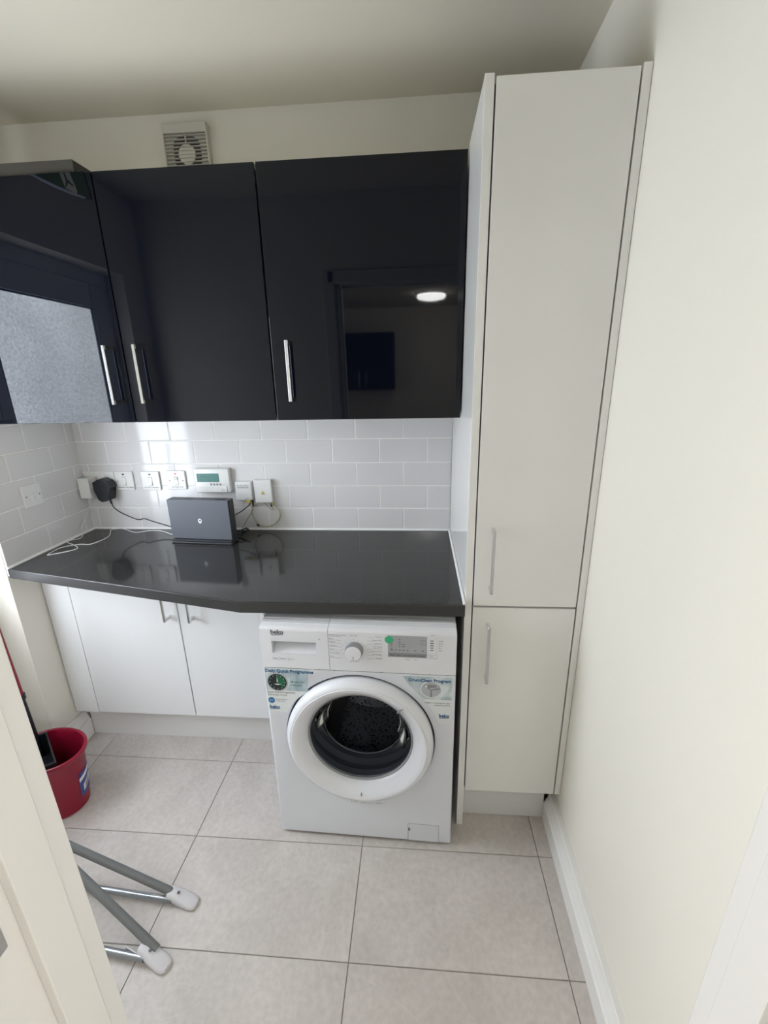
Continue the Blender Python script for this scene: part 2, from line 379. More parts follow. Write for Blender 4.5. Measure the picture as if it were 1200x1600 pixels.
# wall tiles
TP, RP, G = 0.2036, 0.1018, 0.0016
ZT = 1.440
def tiles_back():
    for r in range(6):
        z0 = H + RP*r; z1 = min(z0+RP, ZT)
        if z1-z0 < 0.02: continue
        off = 0.0 if r % 2 == 0 else -TP/2
        edges = [0.0] + [off - TP*k for k in range(0 if off else 1, 12)]
        edges = [e for e in edges if e > XL] + [XL+0.001]
        for a, b_ in zip(edges[:-1], edges[1:]):
            if a-b_ < 0.012: continue
            b = BM(); box(b, b_+G, a-G, -0.0, 0.007, z0+G, z1-G, 0.0022, 2)
            obj('tile', b, M['tile'], wall_back)
    b = BM(); box(b, XL, 0.0, 0.0012, 0.008, H-0.03, ZT); obj('grout', b, M['grout'], wall_back)
tiles_back()
def tiles_left():
    for r in range(6):
        z0 = H + RP*r; z1 = min(z0+RP, ZT)
        if z1-z0 < 0.02: continue
        first = -0.047 if r % 2 == 0 else -0.147
        edges = [-0.001] + [first-TP*k for k in range(4)]
        edges = [e for e in edges if e > BY0+0.012] + [BY0+0.002]
        for a, b_ in zip(edges[:-1], edges[1:]):
            b = BM(); box(b, XL+0.0005, XL+0.008, b_+G, a-G, z0+G, z1-G, 0.0022, 2)
            obj('tile', b, M['tile'], wall_left)
    b = BM(); box(b, XL, XL+0.0068, BY0+0.003, 0.0, H-0.03, ZT); obj('grout', b, M['grout'], wall_left)
tiles_left()

# skirting boards
def skirt_prof(t, h): return [(0, 0), (t, 0), (t, h*0.62), (t-0.006, h*0.66), (t-0.006, h*0.70), (t-0.013, h*0.82), (t-0.016, h*0.90), (t-0.017, h*0.97), (t-0.020, h), (0, h)]
bm = BM()
A = [bm.verts.new((xr(-0.592)-u, -0.592, z)) for u, z in skirt_prof(0.038, 0.115)]; B = [bm.verts.new((xr(YF)-u, YF, z)) for u, z in skirt_prof(0.034, 0.115)]
bm.faces.new(A); bm.faces.new(B[::-1])
for i in range(len(A)): bm.faces.new((A[i], B[i], B[(i+1) % len(A)], A[(i+1) % len(A)]))
struct('baseboard_right', bm, M['trim'])
bm = BM(); prism(bm, [(XL+u, z) for u, z in skirt_prof(0.024, 0.13)], 'y', -0.296, BY0); struct('baseboard_left', bm, M['trim'])
bm = BM(); prism(bm, [(YF+u, z) for u, z in skirt_prof(0.022, 0.115)], 'x', XL, DX0-0.10); struct('baseboard_front', bm, M['trim'])

# doorway lining through which the photograph is taken
def lining(name, side):
    x = DX0 if side < 0 else DX1; s = 1 if side < 0 else -1
    bm = BM(); box(bm, x, x-s*0.03, YF, YK-0.012, 0.0, DZ, 0.002, 2); t = struct(name, bm, M['jamb'])
    bx('door_stop', M['jamb'], t, (x, x+s*0.012, -1.512, -1.557, 0.0, DZ-0.012), 0.0015, 2)
    bx('architrave', M['jamb'], t, (x-s*0.018, x-s*0.080, YF, YF+0.014, 0.0, DZ+0.068), 0.004, 2)
    bx('kitchen_architrave', M['jamb'], t, (x-s*0.006, x-s*0.070, YK, YK-0.016, 0.0, DZ+0.068), 0.004, 2)
    return t
tl = lining('trim_1', -1)
bx('strike_plate', M['steel'], tl, (DX0, DX0+0.0015, -1.571, -1.597, 1.008, 1.068), 0.0006, label='brushed steel strike plate')
bx('latch_hole', M['dark'], tl, (DX0+0.0014, DX0+0.0018, -1.577, -1.590, 1.025, 1.050), 0.0)
tr_ = lining('trim_2', 1)
# the old linings are slightly out of plumb
tl.rotation_euler.y = -0.0140; tl.location = (1.05*0.0140-0.001, 0, 0.0079)
tr_.rotation_euler.y = 0.0200; tr_.location = (-1.0*0.0200-0.0035, 0, 0.0040)
bm = BM(); box(bm, DX0, DX1, YF, YK-0.012, DZ, DZ+0.03, 0.002); th = struct('trim_3', bm, M['jamb'])
bx('door_stop', M['jamb'], th, (DX0, DX1, -1.512, -1.557, DZ-0.012, DZ), 0.0015)
bx('architrave', M['jamb'], th, (DX0-0.07, DX1+0.07, YF, YF+0.014, DZ+0.004, DZ+0.068), 0.004)

# glazed back door in the left wall: the daylight of the room
xd = XL-0.10
bm = BM()
box(bm, xd-0.07, xd, BY0, BY0-0.055, 0.0, BZ); box(bm, xd-0.07, xd, BY1, BY1+0.055, 0.0, BZ); box(bm, xd-0.07, xd, BY0-0.055, BY1+0.055, BZ-0.06, BZ); box(bm, xd-0.07, xd, BY0-0.055, BY1+0.055, 0.0, 0.035)
d1 = struct('door_1', bm, M['upvc'])
y0, y1 = BY0-0.058, BY1+0.058
GB, GT, gy0, gy1 = 0.80, 1.925, y0-0.05, y1+0.085
bm = BM()
box(bm, xd-0.055, xd+0.006, y0, gy0, 0.04, BZ-0.063, 0.003); box(bm, xd-0.055, xd+0.006, gy1, y1, 0.04, BZ-0.063, 0.003)
box(bm, xd-0.055, xd+0.006, gy0, gy1, GT, BZ-0.063, 0.003); box(bm, xd-0.055, xd+0.006, gy0, gy1, 0.04, 0.16, 0.003); box(bm, xd-0.055, xd+0.006, gy0, gy1, GB-0.10, GB, 0.003)
leaf = obj('door_leaf', bm, M['upvc'], d1)
bx('lower_panel', M['upvc'], d1, (xd-0.04, xd-0.01, gy0, gy1, 0.16, GB-0.10), 0.003)
bm = BM(); box(bm, xd-0.030, xd-0.006, gy0, gy1, GB, GT); obj('frosted_pane', bm, M['frosted'], d1)
bm = BM()
for yy, zz in (((gy0, gy0-0.006), (GB, GT)), ((gy1+0.006, gy1), (GB, GT)), ((gy0, gy1), (GB, GB+0.006)), ((gy0, gy1), (GT-0.006, GT))): box(bm, xd-0.006, xd+0.002, yy[0], yy[1], zz[0], zz[1])
obj('glazing_gasket', bm, M['dark'], d1)
bm = BM(); box(bm, xd+0.006, xd+0.014, y1+0.028, y1+0.058, 0.93, 1.15, 0.003); tube(bm, [(xd+0.014, y1+0.043, 1.08), (xd+0.05, y1+0.043, 1.08), (xd+0.055, y1+0.055, 1.08), (xd+0.055, y1+0.16, 1.08)], 0.008)
obj('door_handle', bm, M['white_plastic'], d1)

# ------------------------------------------------------------------ cabinets
def bar_handle(parent, x, z0, z1, y, m, bar=0.010, so=0.032, foot=0.014):
    """flat D-shaped bar handle standing off a door whose front is at y"""
    bm = BM()
    box(bm, x-bar/2, x+bar/2, y-so, y-so+0.007, z0, z1, 0.0012)
    box(bm, x-bar/2, x+bar/2, y-so+0.006, y+0.001, z0, z0+foot, 0.0012); box(bm, x-bar/2, x+bar/2, y-so+0.006, y+0.001, z1-foot, z1, 0.0012)
    return obj('handle', bm, m, parent, label='slim chrome bar handle')

def door_slab(t, x0, x1, z0, z1, yf, m, th=0.019, bev=0.0012):
    return bx('door', m, t, (x0, x1, yf, yf+th, z0, z1), bev, 2)

YW = -0.364      # front of wall cabinet doors
# wall cabinet with two doors on the left
wc = thing('wall_cabinet', 'wide two-door navy gloss wall cabinet in the left corner above the router', 'cabinet', (-1.14, 0.0, 1.428), group='navy wall cabinets')
bm = BM(); box(bm, -1.640, -0.622, 0.005, YW+0.021, 1.440, 2.160, 0.001); obj('carcass', bm, M['carcass'], wc)
bx('end_filler', M['navy_edge'], wc, (-1.667, -1.641, YW+0.03, YW+0.05, 1.432, 2.164), 0.001)
d = door_slab(wc, -1.640, -1.1230, 1.429, 2.167, YW, M['navy']); bar_handle(d, -1.170, 1.490, 1.680, YW, M['chrome'])
d = door_slab(wc, -1.1185, -0.6215, 1.429, 2.167, YW, M['navy']); bar_handle(d, -1.066, 1.492, 1.680, YW, M['chrome'])
wc2 = thing('wall_cabinet', 'single-door navy gloss wall cabinet between the wide unit and the tall larder', 'cabinet', (-0.31, 0.0, 1.428), group='navy wall cabinets')
bm = BM(); box(bm, -0.616, -0.004, 0.005, YW+0.021, 1.440, 2.160, 0.001); obj('carcass', bm, M['carcass'], wc2)
d = door_slab(wc2, -0.6165, -0.004, 1.429, 2.167, YW, M['navy']); bar_handle(d, -0.559, 1.490, 1.680, YW, M['chrome'])

# tall larder
YT = -0.640
tl_ = thing('larder_cabinet', 'tall white gloss larder cabinet with two doors beside the right wall', 'cabinet', (0.177, -0.3, 0))
bm = BM(); box(bm, 0.024, 0.330, 0.004, YT+0.021, 0.160, 2.178, 0.0); obj('carcass', bm, M['shadow'], tl_)  # coloured black as gap shade
bx('side_panel', M['gloss_edge'], tl_, (0.001, 0.0225, 0.004, YT, 0.0, 2.188), 0.0012, 2, label='full-height white end panel facing the worktop')
bx('side_panel', M['gloss_edge'], tl_, (0.3335, 0.3525, -0.01, YT, 0.164, 2.188), 0.0012, 2, label='white filler panel against the right wall')
d = door_slab(tl_, 0.0262, 0.3295, 0.8915, 2.182, YT, M['gloss']); bar_handle(d, 0.073, 0.945, 1.143, YT, M['chrome'], bar=0.009)
d = door_slab(tl_, 0.0262, 0.3295, 0.164, 0.8850, YT, M['gloss']); bar_handle(d, 0.074, 0.633, 0.833, YT, M['chrome'], bar=0.009)
bx('plinth', M['plinth'], tl_, (0.0228, 0.317, -0.578, -0.594, 0.0, 0.155), 0.001)

# base cabinet
YB = -0.344
bc = thing('base_cabinet', 'white two-door base cabinet under the narrow end of the dark worktop', 'cabinet', (-1.2, -0.1, 0))
bm = BM(); box(bm, -1.640, -0.770, 0.004, YB+0.021, 0.160, 0.868, 0.0); obj('carcass', bm, M['shadow'], bc)  # black stands for the shade between the doors
bx('filler_panel', M['satin'], bc, (-1.6635, -1.5550, YB+0.002, YB+0.02, 0.160, 0.868), 0.001)
d = door_slab(bc, -1.5500, -1.1075, 0.165, 0.866, YB, M['satin']); bar_handle(d, -1.145, 0.647, 0.842, YB, M['chrome'], bar=0.010, so=0.038)
d = door_slab(bc, -1.1025, -0.772, 0.165, 0.866, YB, M['satin']); bar_handle(d, -1.043, 0.645, 0.842, YB, M['chrome'], bar=0.010, so=0.038)
bx('end_panel', M['gloss_edge'], bc, (-0.7695, -0.750, 0.004, YB-0.004, 0.0, 0.868), 0.001)
bx('plinth', M['plinth'], bc, (-1.645, -0.770, YB+0.048, YB+0.064, 0.0, 0.158), 0.001)

# worktop with angled front
wt = thing('worktop', 'dark charcoal worktop with an angled front running over the washing machine', 'worktop', (-0.83, -0.3, 0.87))
outline = [(-0.001, -0.001), (-0.001, -0.672), (-0.690, -0.676), (-1.661, -0.462), (-1.661, -0.001)]
bm = BM(); prism(bm, outline, 'z', 0.872, H)
tope = [e for e in bm.edges if all(abs(v.co.z-H) < 1e-5 for v in e.verts)]
bmesh.ops.bevel(bm, geom=tope, offset=0.003, segments=2, profile=0.5, affect='EDGES')
for f in bm.faces:
    f.material_index = 0 if f.normal.z > 0.9 or abs(f.calc_center_median().z-H) < 1e-4 else 1
obj('slab', bm, [M['worktop'], M['worktop_edge']], wt)
bm = BM()
prism(bm, [(-0.0075, H), (0.0, H), (0.0, H+0.007), (-0.002, H+0.006)], 'x', XL+0.009, -0.001)
prism(bm, [(XL+0.008, H), (XL+0.0155, H), (XL+0.010, H+0.006), (XL+0.008, H+0.007)], 'y', -0.461, -0.007)
prism(bm, [(-0.0005, H), (-0.0075, H), (-0.003, H+0.006), (-0.0005, H+0.007)], 'y', -0.668, -0.007)
obj('sealant_bead', bm, M['sealant'], wt, label='white silicone bead')

# ------------------------------------------------------------------ washing machine (built in its own frame: x right, y back, z up)
wmr = thing('washing_machine', 'white front-loading washing machine standing under the worktop', 'washing machine', (-0.626, -0.7045, 0.0), (0, 0, -0.0237))
def wobj(name, bm, m, parent=None, **kw): return obj(name, bm, m, parent or wmr, world=False, **kw)
CXm, CZm = 0.298, 0.4375
SP = 0.698            # seam under the control panel
# body shell: sides, back, underside
bm = BM()
box(bm, 0.0, 0.004, 0.006, 0.50, 0.012, 0.835); box(bm, 0.596, 0.60, 0.006, 0.50, 0.012, 0.835)
box(bm, 0.004, 0.596, 0.496, 0.50, 0.012, 0.835); box(bm, 0.004, 0.596, 0.01, 0.496, 0.012, 0.016)
wobj('body', bm, M['enamel'])
# front panel with a round opening
def front_with_hole(r, n, x0, x1, z0, z1, y, depth):
    bm = BM(); inner = []; outer = []; inb = []
    for i in range(n):
        a = 2*PI*i/n; c, s = math.cos(a), math.sin(a)
        inner.append(bm.verts.new((CXm+r*c, y+0.004, CZm+r*s)))
        inb.append(bm.verts.new((CXm+(r-0.004)*c, y+depth, CZm+(r-0.004)*s)))
        tx = ((x1-CXm)/c if c > 0 else (x0-CXm)/c) if abs(c) > 1e-9 else 1e9
        tz = ((z1-CZm)/s if s > 0 else (z0-CZm)/s) if abs(s) > 1e-9 else 1e9
        t = min(tx, tz); outer.append(bm.verts.new((CXm+t*c, y, CZm+t*s)))
    mid = [bm.verts.new((CXm+(r+0.006)*math.cos(2*PI*i/n), y, CZm+(r+0.006)*math.sin(2*PI*i/n))) for i in range(n)]
    for i in range(n):
        j = (i+1) % n
        bm.faces.new((outer[i], outer[j], mid[j], mid[i])); bm.faces.new((mid[i], mid[j], inner[j], inner[i])); bm.faces.new((inner[i], inner[j], inb[j], inb[i]))
    cz = {}
    for (x, z) in ((x0, z0), (x1, z0), (x1, z1), (x0, z1)):
        near = sorted(outer, key=lambda v: (v.co.x-x)**2+(v.co.z-z)**2)[:2]
        if (near[0].co - Vector((x, y, z))).length > 1e-4:
            k = bm.verts.new((x, y, z)); bm.faces.new((near[0], near[1], k))
    return bm
bm = front_with_hole(0.2435, 96, 0.006, 0.594, 0.014, SP-0.001, 0.0, 0.05)
for a in ((0.0, 0.006), (0.594, 0.60)):   # softly rounded front corners
    x0, x1 = a
    if x0 == 0.0: pr = [(0.006, 0.0), (0.0025, 0.001), (0.0006, 0.003), (0.0, 0.007), (0.006, 0.007)]
    else: pr = [(0.594, 0.0), (0.5975, 0.001), (0.5994, 0.003), (0.60, 0.007), (0.594, 0.007)]
    prism(bm, pr, 'z', 0.014, SP-0.001)
wobj('front_panel', bm, M['enamel'], smooth=True)
# tub, gasket, drum
bm = BM(); lathe(bm, [(0.20, 0.024), (0.255, 0.020), (0.255, 0.024), (0.20, 0.028)], (CXm, 0, CZm), n=64, closed=True); wobj('door_gap_shade', bm, M['gasket'])  # dark backing ring added as the shadow in the gap round the door
bm = BM(); lathe(bm, [(0.219, 0.03), (0.190, 0.035), (0.185, 0.055), (0.196, 0.07), (0.196, 0.085), (0.178, 0.095), (0.172, 0.12), (0.222, 0.12)], (CXm, 0, CZm), n=64)
wobj('gasket', bm, M['gasket'], smooth=True)
bm = BM(); lathe(bm, [(0.175, 0.115), (0.222, 0.125), (0.222, 0.40), (0.15, 0.415), (0.06, 0.40), (0, 0.40)], (CXm, 0, CZm), n=64)
dr = wobj('drum', bm, M['drum'], smooth=True)
for k in range(3):
    a = PI/2 + 0.35 + 2*PI*k/3
    bm = BM(); w = 0.035
    pr = [(-w, 0.226), (-w*0.6, 0.195), (0, 0.172), (w*0.6, 0.195), (w, 0.226)]
    prism(bm, [(CXm + r*math.cos(a)-u*math.sin(a), CZm + r*math.sin(a)+u*math.cos(a)) for u, r in pr], 'y', 0.15, 0.39)
    o = wobj('drum_paddle', bm, M['drum_rib'], dr)
bm = BM()
for k in range(3):
    a = PI/2 + 0.35 + PI/3 + 2*PI*k/3
    c, s = math.cos(a), math.sin(a)
    prism(bm, [(CXm+r*c-u*s, CZm+r*s+u*c) for u, r in ((-0.02, 0.0), (-0.012, 0.15), (0.012, 0.15), (0.02, 0.0))], 'y', 0.385, 0.398)
disc(bm, (CXm, 0.386, CZm), 0.04, 0.004)
wobj('drum_spider', bm, M['drum_rib'], dr)
# door: white ring and smoked glass bowl
dpar = bpy.data.objects.new('door', None)
bm = BM(); lathe(bm, [(0.222, 0.014), (0.2365, 0.010), (0.2385, -0.005), (0.2375, -0.0135), (0.2330, -0.0230), (0.2270, -0.0295), (0.2215, -0.0320), (0.2190, -0.0315), (0.2170, -0.0336), (0.2110, -0.0332), (0.1990, -0.0255), (0.1830, -0.0110), (0.1745, -0.0018), (0.1725, 0.004), (0.1725, 0.020), (0.20, 0.022)], (CXm, 0, CZm), n=96, closed=True)
door = wobj('door', bm, M['plastic'], smooth=True)
bm = BM(); lathe(bm, [(0.1740, 0.004), (0.1695, 0.002), (0.1665, 0.006), (0.1680, 0.014), (0.1740, 0.014)], (CXm, 0, CZm), n=80, closed=True)
wobj('glass_rim', bm, M['plastic_grey'], door, smooth=True)
bm = BM(); lathe(bm, [(0.1715, 0.008), (0.1635, 0.010), (0.154, 0.030), (0.140, 0.075), (0.128, 0.100), (0.105, 0.112), (0.05, 0.118), (0, 0.119), (0, 0.115), (0.05, 0.114), (0.102, 0.108), (0.124, 0.097), (0.135, 0.074), (0.149, 0.030), (0.1575, 0.014), (0.1715, 0.012)], (CXm, 0, CZm), n=72, closed=True)
wobj('door_glass', bm, M['dglass'], door, smooth=True)
bm = BM(); tube(bm, [(CXm+.1365*math.cos(2*PI*k/72), 0.078, CZm+.1365*math.sin(2*PI*k/72)) for k in range(72)], 0.0009, 6, smooth=False, closed=True); wobj('bowl_glint', bm, M['silver'], door, label='pale ring modelled as the glint inside the door glass')  # thin pale tube put in as the reflection along the glass edge
bm = BM()    # grip split in the ring, upper right
a = math.radians(48)
for r0, r1, w, y in ((0.186, 0.226, 0.0012, -0.0375),):
    c, s = math.cos(a), math.sin(a)
    prism(bm, [(CXm+r*c-u*s, CZm+r*s+u*c) for u, r in ((-w, 0.188), (-w, 0.214), (w, 0.214), (w, 0.188))], 'y', -0.022, -0.0342)
wobj('grip_seam', bm, M['plastic_grey'], door)
bm = BM(); box(bm, CXm+0.001, CXm+0.0025, -0.0312, -0.024, CZm-0.2045, CZm-0.1965); wobj('print', bm, M['ink'], door)
# lid
bm = BM()
prism(bm, [(0.072, 0.835), (0.072, 0.8485), (0.076, 0.8505), (0.498, 0.8505), (0.50, 0.847), (0.50, 0.835)], 'x', 0.004, 0.596)
box(bm, 0.026, 0.574, 0.086, 0.48, 0.8505, 0.8515, 0.0006)
wobj('lid', bm, M['plastic'])
bm = BM(); box(bm, 0.20, 0.38, 0.095, 0.135, 0.8515, 0.8518)
wobj('lid_label', bm, M['sticker_pale'])
# control panel profile (y,z): front face, rounded brow running back to the lid, with two fine steps
prof = [(0.070, 0.836), (0.070, 0.8495), (0.046, 0.8490), (0.0450, 0.8478), (0.022, 0.8462), (0.0210, 0.8448), (0.0085, 0.8418), (0.0030, 0.8385), (0.0008, 0.834), (0.0, 0.828)]
full = prof + [(0.0, SP+0.0005), (0.022, SP+0.0005), (0.022, 0.836)]
XS = 0.2135
bm = BM(); prism(bm, full, 'x', XS+0.0012, 0.5985)
bmesh.ops.bevel(bm, geom=[e for e in bm.edges if all(v.co.x > 0.598 for v in e.verts)], offset=0.004, segments=2, profile=0.5, affect='EDGES')
cp = wobj('control_panel', bm, M['plastic'], smooth=True)
# detergent drawer with recessed grip
bm = BM()
hx0, hx1, hz0, hz1 = 0.036, 0.176, 0.752, 0.806
prism(bm, prof + [(0.0, hz1), (0.055, hz1), (0.055, 0.836)], 'x', 0.0015, XS)
prism(bm, [(0.0, SP+0.0005), (0.0, hz0), (0.055, hz0), (0.055, SP+0.0005)], 'x', 0.0015, XS)
prism(bm, [(0.0, hz0), (0.0, hz1), (0.055, hz1), (0.055, hz0)], 'x', 0.0015, hx0)
prism(bm, [(0.0, hz0), (0.0, hz1), (0.055, hz1), (0.055, hz0)], 'x', hx1, XS)
box(bm, hx0, hx1, 0.050, 0.055, hz0, hz1)
drw = wobj('detergent_drawer', bm, M['plastic'])
bm = BM(); prism(bm, [(0.0008, hz1), (0.0015, hz1-0.013), (0.005, hz1-0.016), (0.02, hz1-0.012), (0.022, hz1)], 'x', hx0, hx1); wobj('drawer_grip', bm, M['plastic'], drw)
bm = BM(); prism(bm, [(0.003, hz0), (0.049, hz0), (0.049, hz0+0.036), (0.035, hz0+0.020)], 'x', hx0+0.001, hx1-0.001); wobj('grip_scoop', bm, M['plastic'], drw)
E_ = -0.0002
def swoosh(bm, x, z, w, m=1.0):
    prism(bm, [(x, z), (x+w*0.98, z+0.0018*m), (x+w, z+0.0005*m), (x+w*0.5, z-0.0016*m), (x+0.001, z-0.0022*m)], 'y', E_, E_-0.0004)
bm = BM()
text_to(bm, 'beko', 0.0205, (0.036, E_, 0.8195), depth=0.0008, bold=0.0006); swoosh(bm, 0.0375, 0.8165, 0.038)
wobj('logo', bm, M['ink'], drw)
bm = BM()
text_to(bm, '8kg', 0.0075, (0.039, E_, 0.730)); text_to(bm, '1400rpm', 0.0062, (0.056, E_, 0.730)); text_to(bm, 'A+++', 0.0072, (0.087, E_, 0.729))
for x in (0.0355, 0.0535, 0.084): box(bm, x, x+0.0005, E_, E_-0.0004, 0.727, 0.738)
prism(bm, [(0.1835, 0.808), (0.187, 0.8075), (0.1905, 0.803), (0.1895, 0.8025)], 'y', E_, E_-0.0004)
wobj('print', bm, M['ink_soft'], drw)
# dial
DXc, DZc = 0.293, 0.774
bm = BM(); lathe(bm, [(0.0285, 0.001), (0.0285, -0.002), (0.0265, -0.004), (0.026, -0.004), (0.026, 0.001)], (DXc, 0, DZc), n=48, closed=True); wobj('dial_collar', bm, M['plastic_grey'], cp, smooth=True)
bm = BM(); lathe(bm, [(0.0265, 0.001), (0.0258, -0.018), (0.0245, -0.0205), (0.0, -0.0208)], (DXc, 0, DZc), n=48)
dial = wobj('dial', bm, [M['dial_side']], cp, smooth=True, label='silver-sided programme dial')
bm = BM(); lathe(bm, [(0.0243, -0.0207), (0.0235, -0.0216), (0.0, -0.0218)], (DXc, 0, DZc), n=48); wobj('dial_cap', bm, M['plastic'], dial, smooth=True)
bm = BM(); box(bm, DXc-0.0007, DXc+0.0007, -0.0222, -0.0217, DZc-0.022, DZc-0.009); wobj('dial_mark', bm, M['ink'], dial)
# programme lettering round the dial
bm = BM()
LT = [('Woollens/Hand Wash', .8215), ('Shirts', .809), ('Hygiene', .798), ('DarkCare', .785), ('Sports', .773), ('Down Wear', .7605), ('Rinse', .7465)]
for i, (s, z) in enumerate(LT):
    text_to(bm, s, 0.0058, (0.2170, E_, z))
    xe = DXc - 0.0305 - 0.008*abs(i-3)/3 + (0.008 if i in (0, 6) else 0)
    box(bm, 0.2165, DXc-0.038, E_, E_-0.0003, z-0.0030, z-0.0026)
RT = [('Cottons', .820), ('Cottons Eco', .808), ('Synthetics', .7965), ('Daily Quick', .7865), ('Xpress 14', .7795), ('Mixed 40/40', .7705), ('DrumClean', .7585), ('Delicates', .746)]
for i, (s, z) in enumerate(RT):
    text_to(bm, s, 0.0058, (0.3775, E_, z), align='RIGHT')
    if i != 3: box(bm, DXc+0.040, 0.352, E_, E_-0.0003, z-0.0012, z-0.0008)
text_to(bm, 'On / Off', 0.0056, (DXc, E_, 0.8215), align='CENTER'); text_to(bm, 'Spin+Drain', 0.0056, (DXc, E_, 0.7325), align='CENTER')
for k in range(16):
    a = 2*PI*k/16+PI/2
    c, s = math.cos(a), math.sin(a)
    prism(bm, [(DXc+r*c-u*s, DZc+r*s+u*c) for u, r in ((-.0002, .034), (-.0002, .039), (.0002, .039), (.0002, .034))], 'y', E_, E_-0.0003)
wobj('print', bm, M['ink_soft'], cp)
# display
bm = BM(); box(bm, 0.396, 0.512, 0.0005, -0.0012, 0.756, 0.829, 0.0004); disp = wobj('display', bm, M['lcdgrey'], cp)
bm = BM(); box(bm, 0.397, 0.511, -0.0012, -0.0016, 0.757, 0.7705); wobj('display_band', bm, M['lcdband'], disp)
bm = BM()
Y2 = -0.0015
for z, t in ((0.815, '90'), (0.807, '60'), (0.799, '40'), (0.791, '30')): text_to(bm, t+' 1400' if z < .8 else t, 0.006, (0.428, Y2, z))
for x in (0.405, 0.416, 0.428, 0.440, 0.452, 0.474, 0.497): box(bm, x, x+0.006, Y2, Y2-0.0003, 0.7795, 0.7815)
for z in (0.800, 0.791, 0.783): box(bm, 0.404, 0.410, Y2, Y2-0.0003, z, z+0.0015)
for a, b_, c_, d_ in ((.492, .508, .817, .8176), (.492, .508, .801, .8016), (.492, .4925, .801, .8176), (.5075, .508, .801, .8176), (.499, .501, .807, .811)): box(bm, a, b_, Y2, Y2-0.0003, c_, d_)
for x, s in ((0.400, 'Temp'), (0.424, 'Spin'), (0.444, 'Prewash'), (0.468, 'Rinse'), (0.492, 'Delay')): text_to(bm, s, 0.0062, (x, Y2-0.0003, 0.7615), depth=0.0005)
for x in (0.420, 0.441, 0.464, 0.488): box(bm, x, x+0.0004, Y2, Y2-0.0004, 0.757, 0.7705)
wobj('print', bm, M['ink'], disp)
bm = BM()
text_to(bm, 'Prewash', 0.0045, (0.446, E_, 0.747), shear=.2); text_to(bm, 'Steam', 0.0045, (0.473, E_, 0.747), shear=.2); text_to(bm, 'Stage', 0.005, (0.523, E_, 0.833))
for z, s in ((.813, 'Wash'), (.805, 'Rinse'), (.797, 'Spin'), (.789, 'End'), (.781, 'Add')): text_to(bm, s, 0.0062, (0.546, E_, z))
for a, b_, c_, d_ in ((.515, .543, .7545, .7549), (.515, .543, .767, .7674), (.5426, .543, .7545, .767), (.540, .5404, .770, .828)): box(bm, a, b_, E_, E_-0.0003, c_, d_)
text_to(bm, 'Start', 0.0055, (0.521, E_, 0.7595))
wobj('print', bm, M['ink_soft'], cp)
for z in (.8155, .8075, .7995, .7915, .7835):
    bm = BM(); box(bm, 0.5215, 0.5315, 0.0, -0.0008, z-0.001, z+0.001); wobj('indicator_light', bm, M['led'], cp)
bm = BM(); disc(bm, (0.3995, -0.0012, 0.815), 0.0125, 0.0006); wobj('sticker', bm, M['green_dot'], cp, label='round green dot sticker')
# energy and programme stickers
Y3 = -0.0003
bm = BM(); prism(bm, [(0.003, SP-0.003), (0.146, SP-0.004), (0.138, 0.613), (0.090, 0.575), (0.062, 0.532), (0.004, 0.532)], 'y', 0.0, Y3); st = wobj('sticker', bm, M['sticker_pale'], label='programme sticker with a green and black clock dial')
Y4 = Y3-0.0002
bm = BM(); prism(bm, [(0.0035, SP-0.0035), (0.1455, SP-0.0045), (0.1375, 0.614), (0.0040, 0.614)], 'y', Y3, Y4); wobj('sky_picture', bm, M['sky_print'], st)
bm = BM(); text_to(bm, 'Daily Quick Programme', 0.0158, (0.006, Y4, 0.6815), depth=0.0010, bold=0.0004); wobj('print', bm, M['ink_blue'], st)
CK = (0.042, 0, 0.645)
bm = BM(); lathe(bm, [(0.0345, Y4), (0.0345, Y4-0.0003), (0.0305, Y4-0.0004), (0.0305, Y4)], (CK[0], 0, CK[2]), n=48, closed=True); wobj('clock_rim', bm, M['silver'], st)
bm = BM(); disc(bm, (CK[0], Y4, CK[2]), 0.0306, 0.0002, 40); wobj('clock_face', bm, M['dial_black'], st)
bm = BM(); disc(bm, (CK[0], Y4-0.0002, CK[2]), 0.026, 0.0002, 16, a0=-0.9, a1=PI/2); wobj('clock_sector', bm, M['ink_green'], st)
bm = BM()
prism(bm, [(CK[0]-.002, CK[2]), (CK[0], CK[2]+.020), (CK[0]+.002, CK[2])], 'y', Y4-0.0004, Y4-0.0007); prism(bm, [(CK[0], CK[2]-.006), (CK[0]-.012, CK[2]-.0075), (CK[0], CK[2]-.011), (CK[0]+.013, CK[2]-.0075)], 'y', Y4-0.0004, Y4-0.0007)
for k in range(12):
    a = 2*PI*k/12; x, z = CK[0]+.0245*math.cos(a), CK[2]+.0245*math.sin(a)
    box(bm, x-.0009, x+.0009, Y4-0.0004, Y4-0.0006, z-.0013, z+.0013)
wobj('clock_hands', bm, M['plastic'], st)
bm = BM(); text_to(bm, '28 mins. for', 0.0095, (0.083, Y4, 0.645), shear=.15, depth=.0006); text_to(bm, 'a full load', 0.0095, (0.083, Y4, 0.633), shear=.15, depth=.0006); wobj('print', bm, M['ink_green'], st)
bm = BM(); text_to(bm, 'Super Short Programme', 0.0092, (0.006, Y3, 0.6035), depth=.0006); text_to(bm, 'Dry in just 14 mins', 0.0082, (0.006, Y3, 0.5935), shear=.2, depth=.0006)
text_to(bm, 'Energy Quality', 0.0062, (0.031, Y3, 0.577)); text_to(bm, 'in full loads', 0.0062, (0.031, Y3, 0.570)); wobj('print', bm, M['ink'], st)
bm = BM(); disc(bm, (0.0165, Y3, 0.5745), 0.0110, 0.0003); bd = wobj('blue_badge', bm, M['blue_dot'], st)
bm = BM(); text_to(bm, 'A++', 0.008, (0.0165, Y3-.0003, 0.572), align='CENTER'); wobj('print', bm, M['sticker_pale'], st)
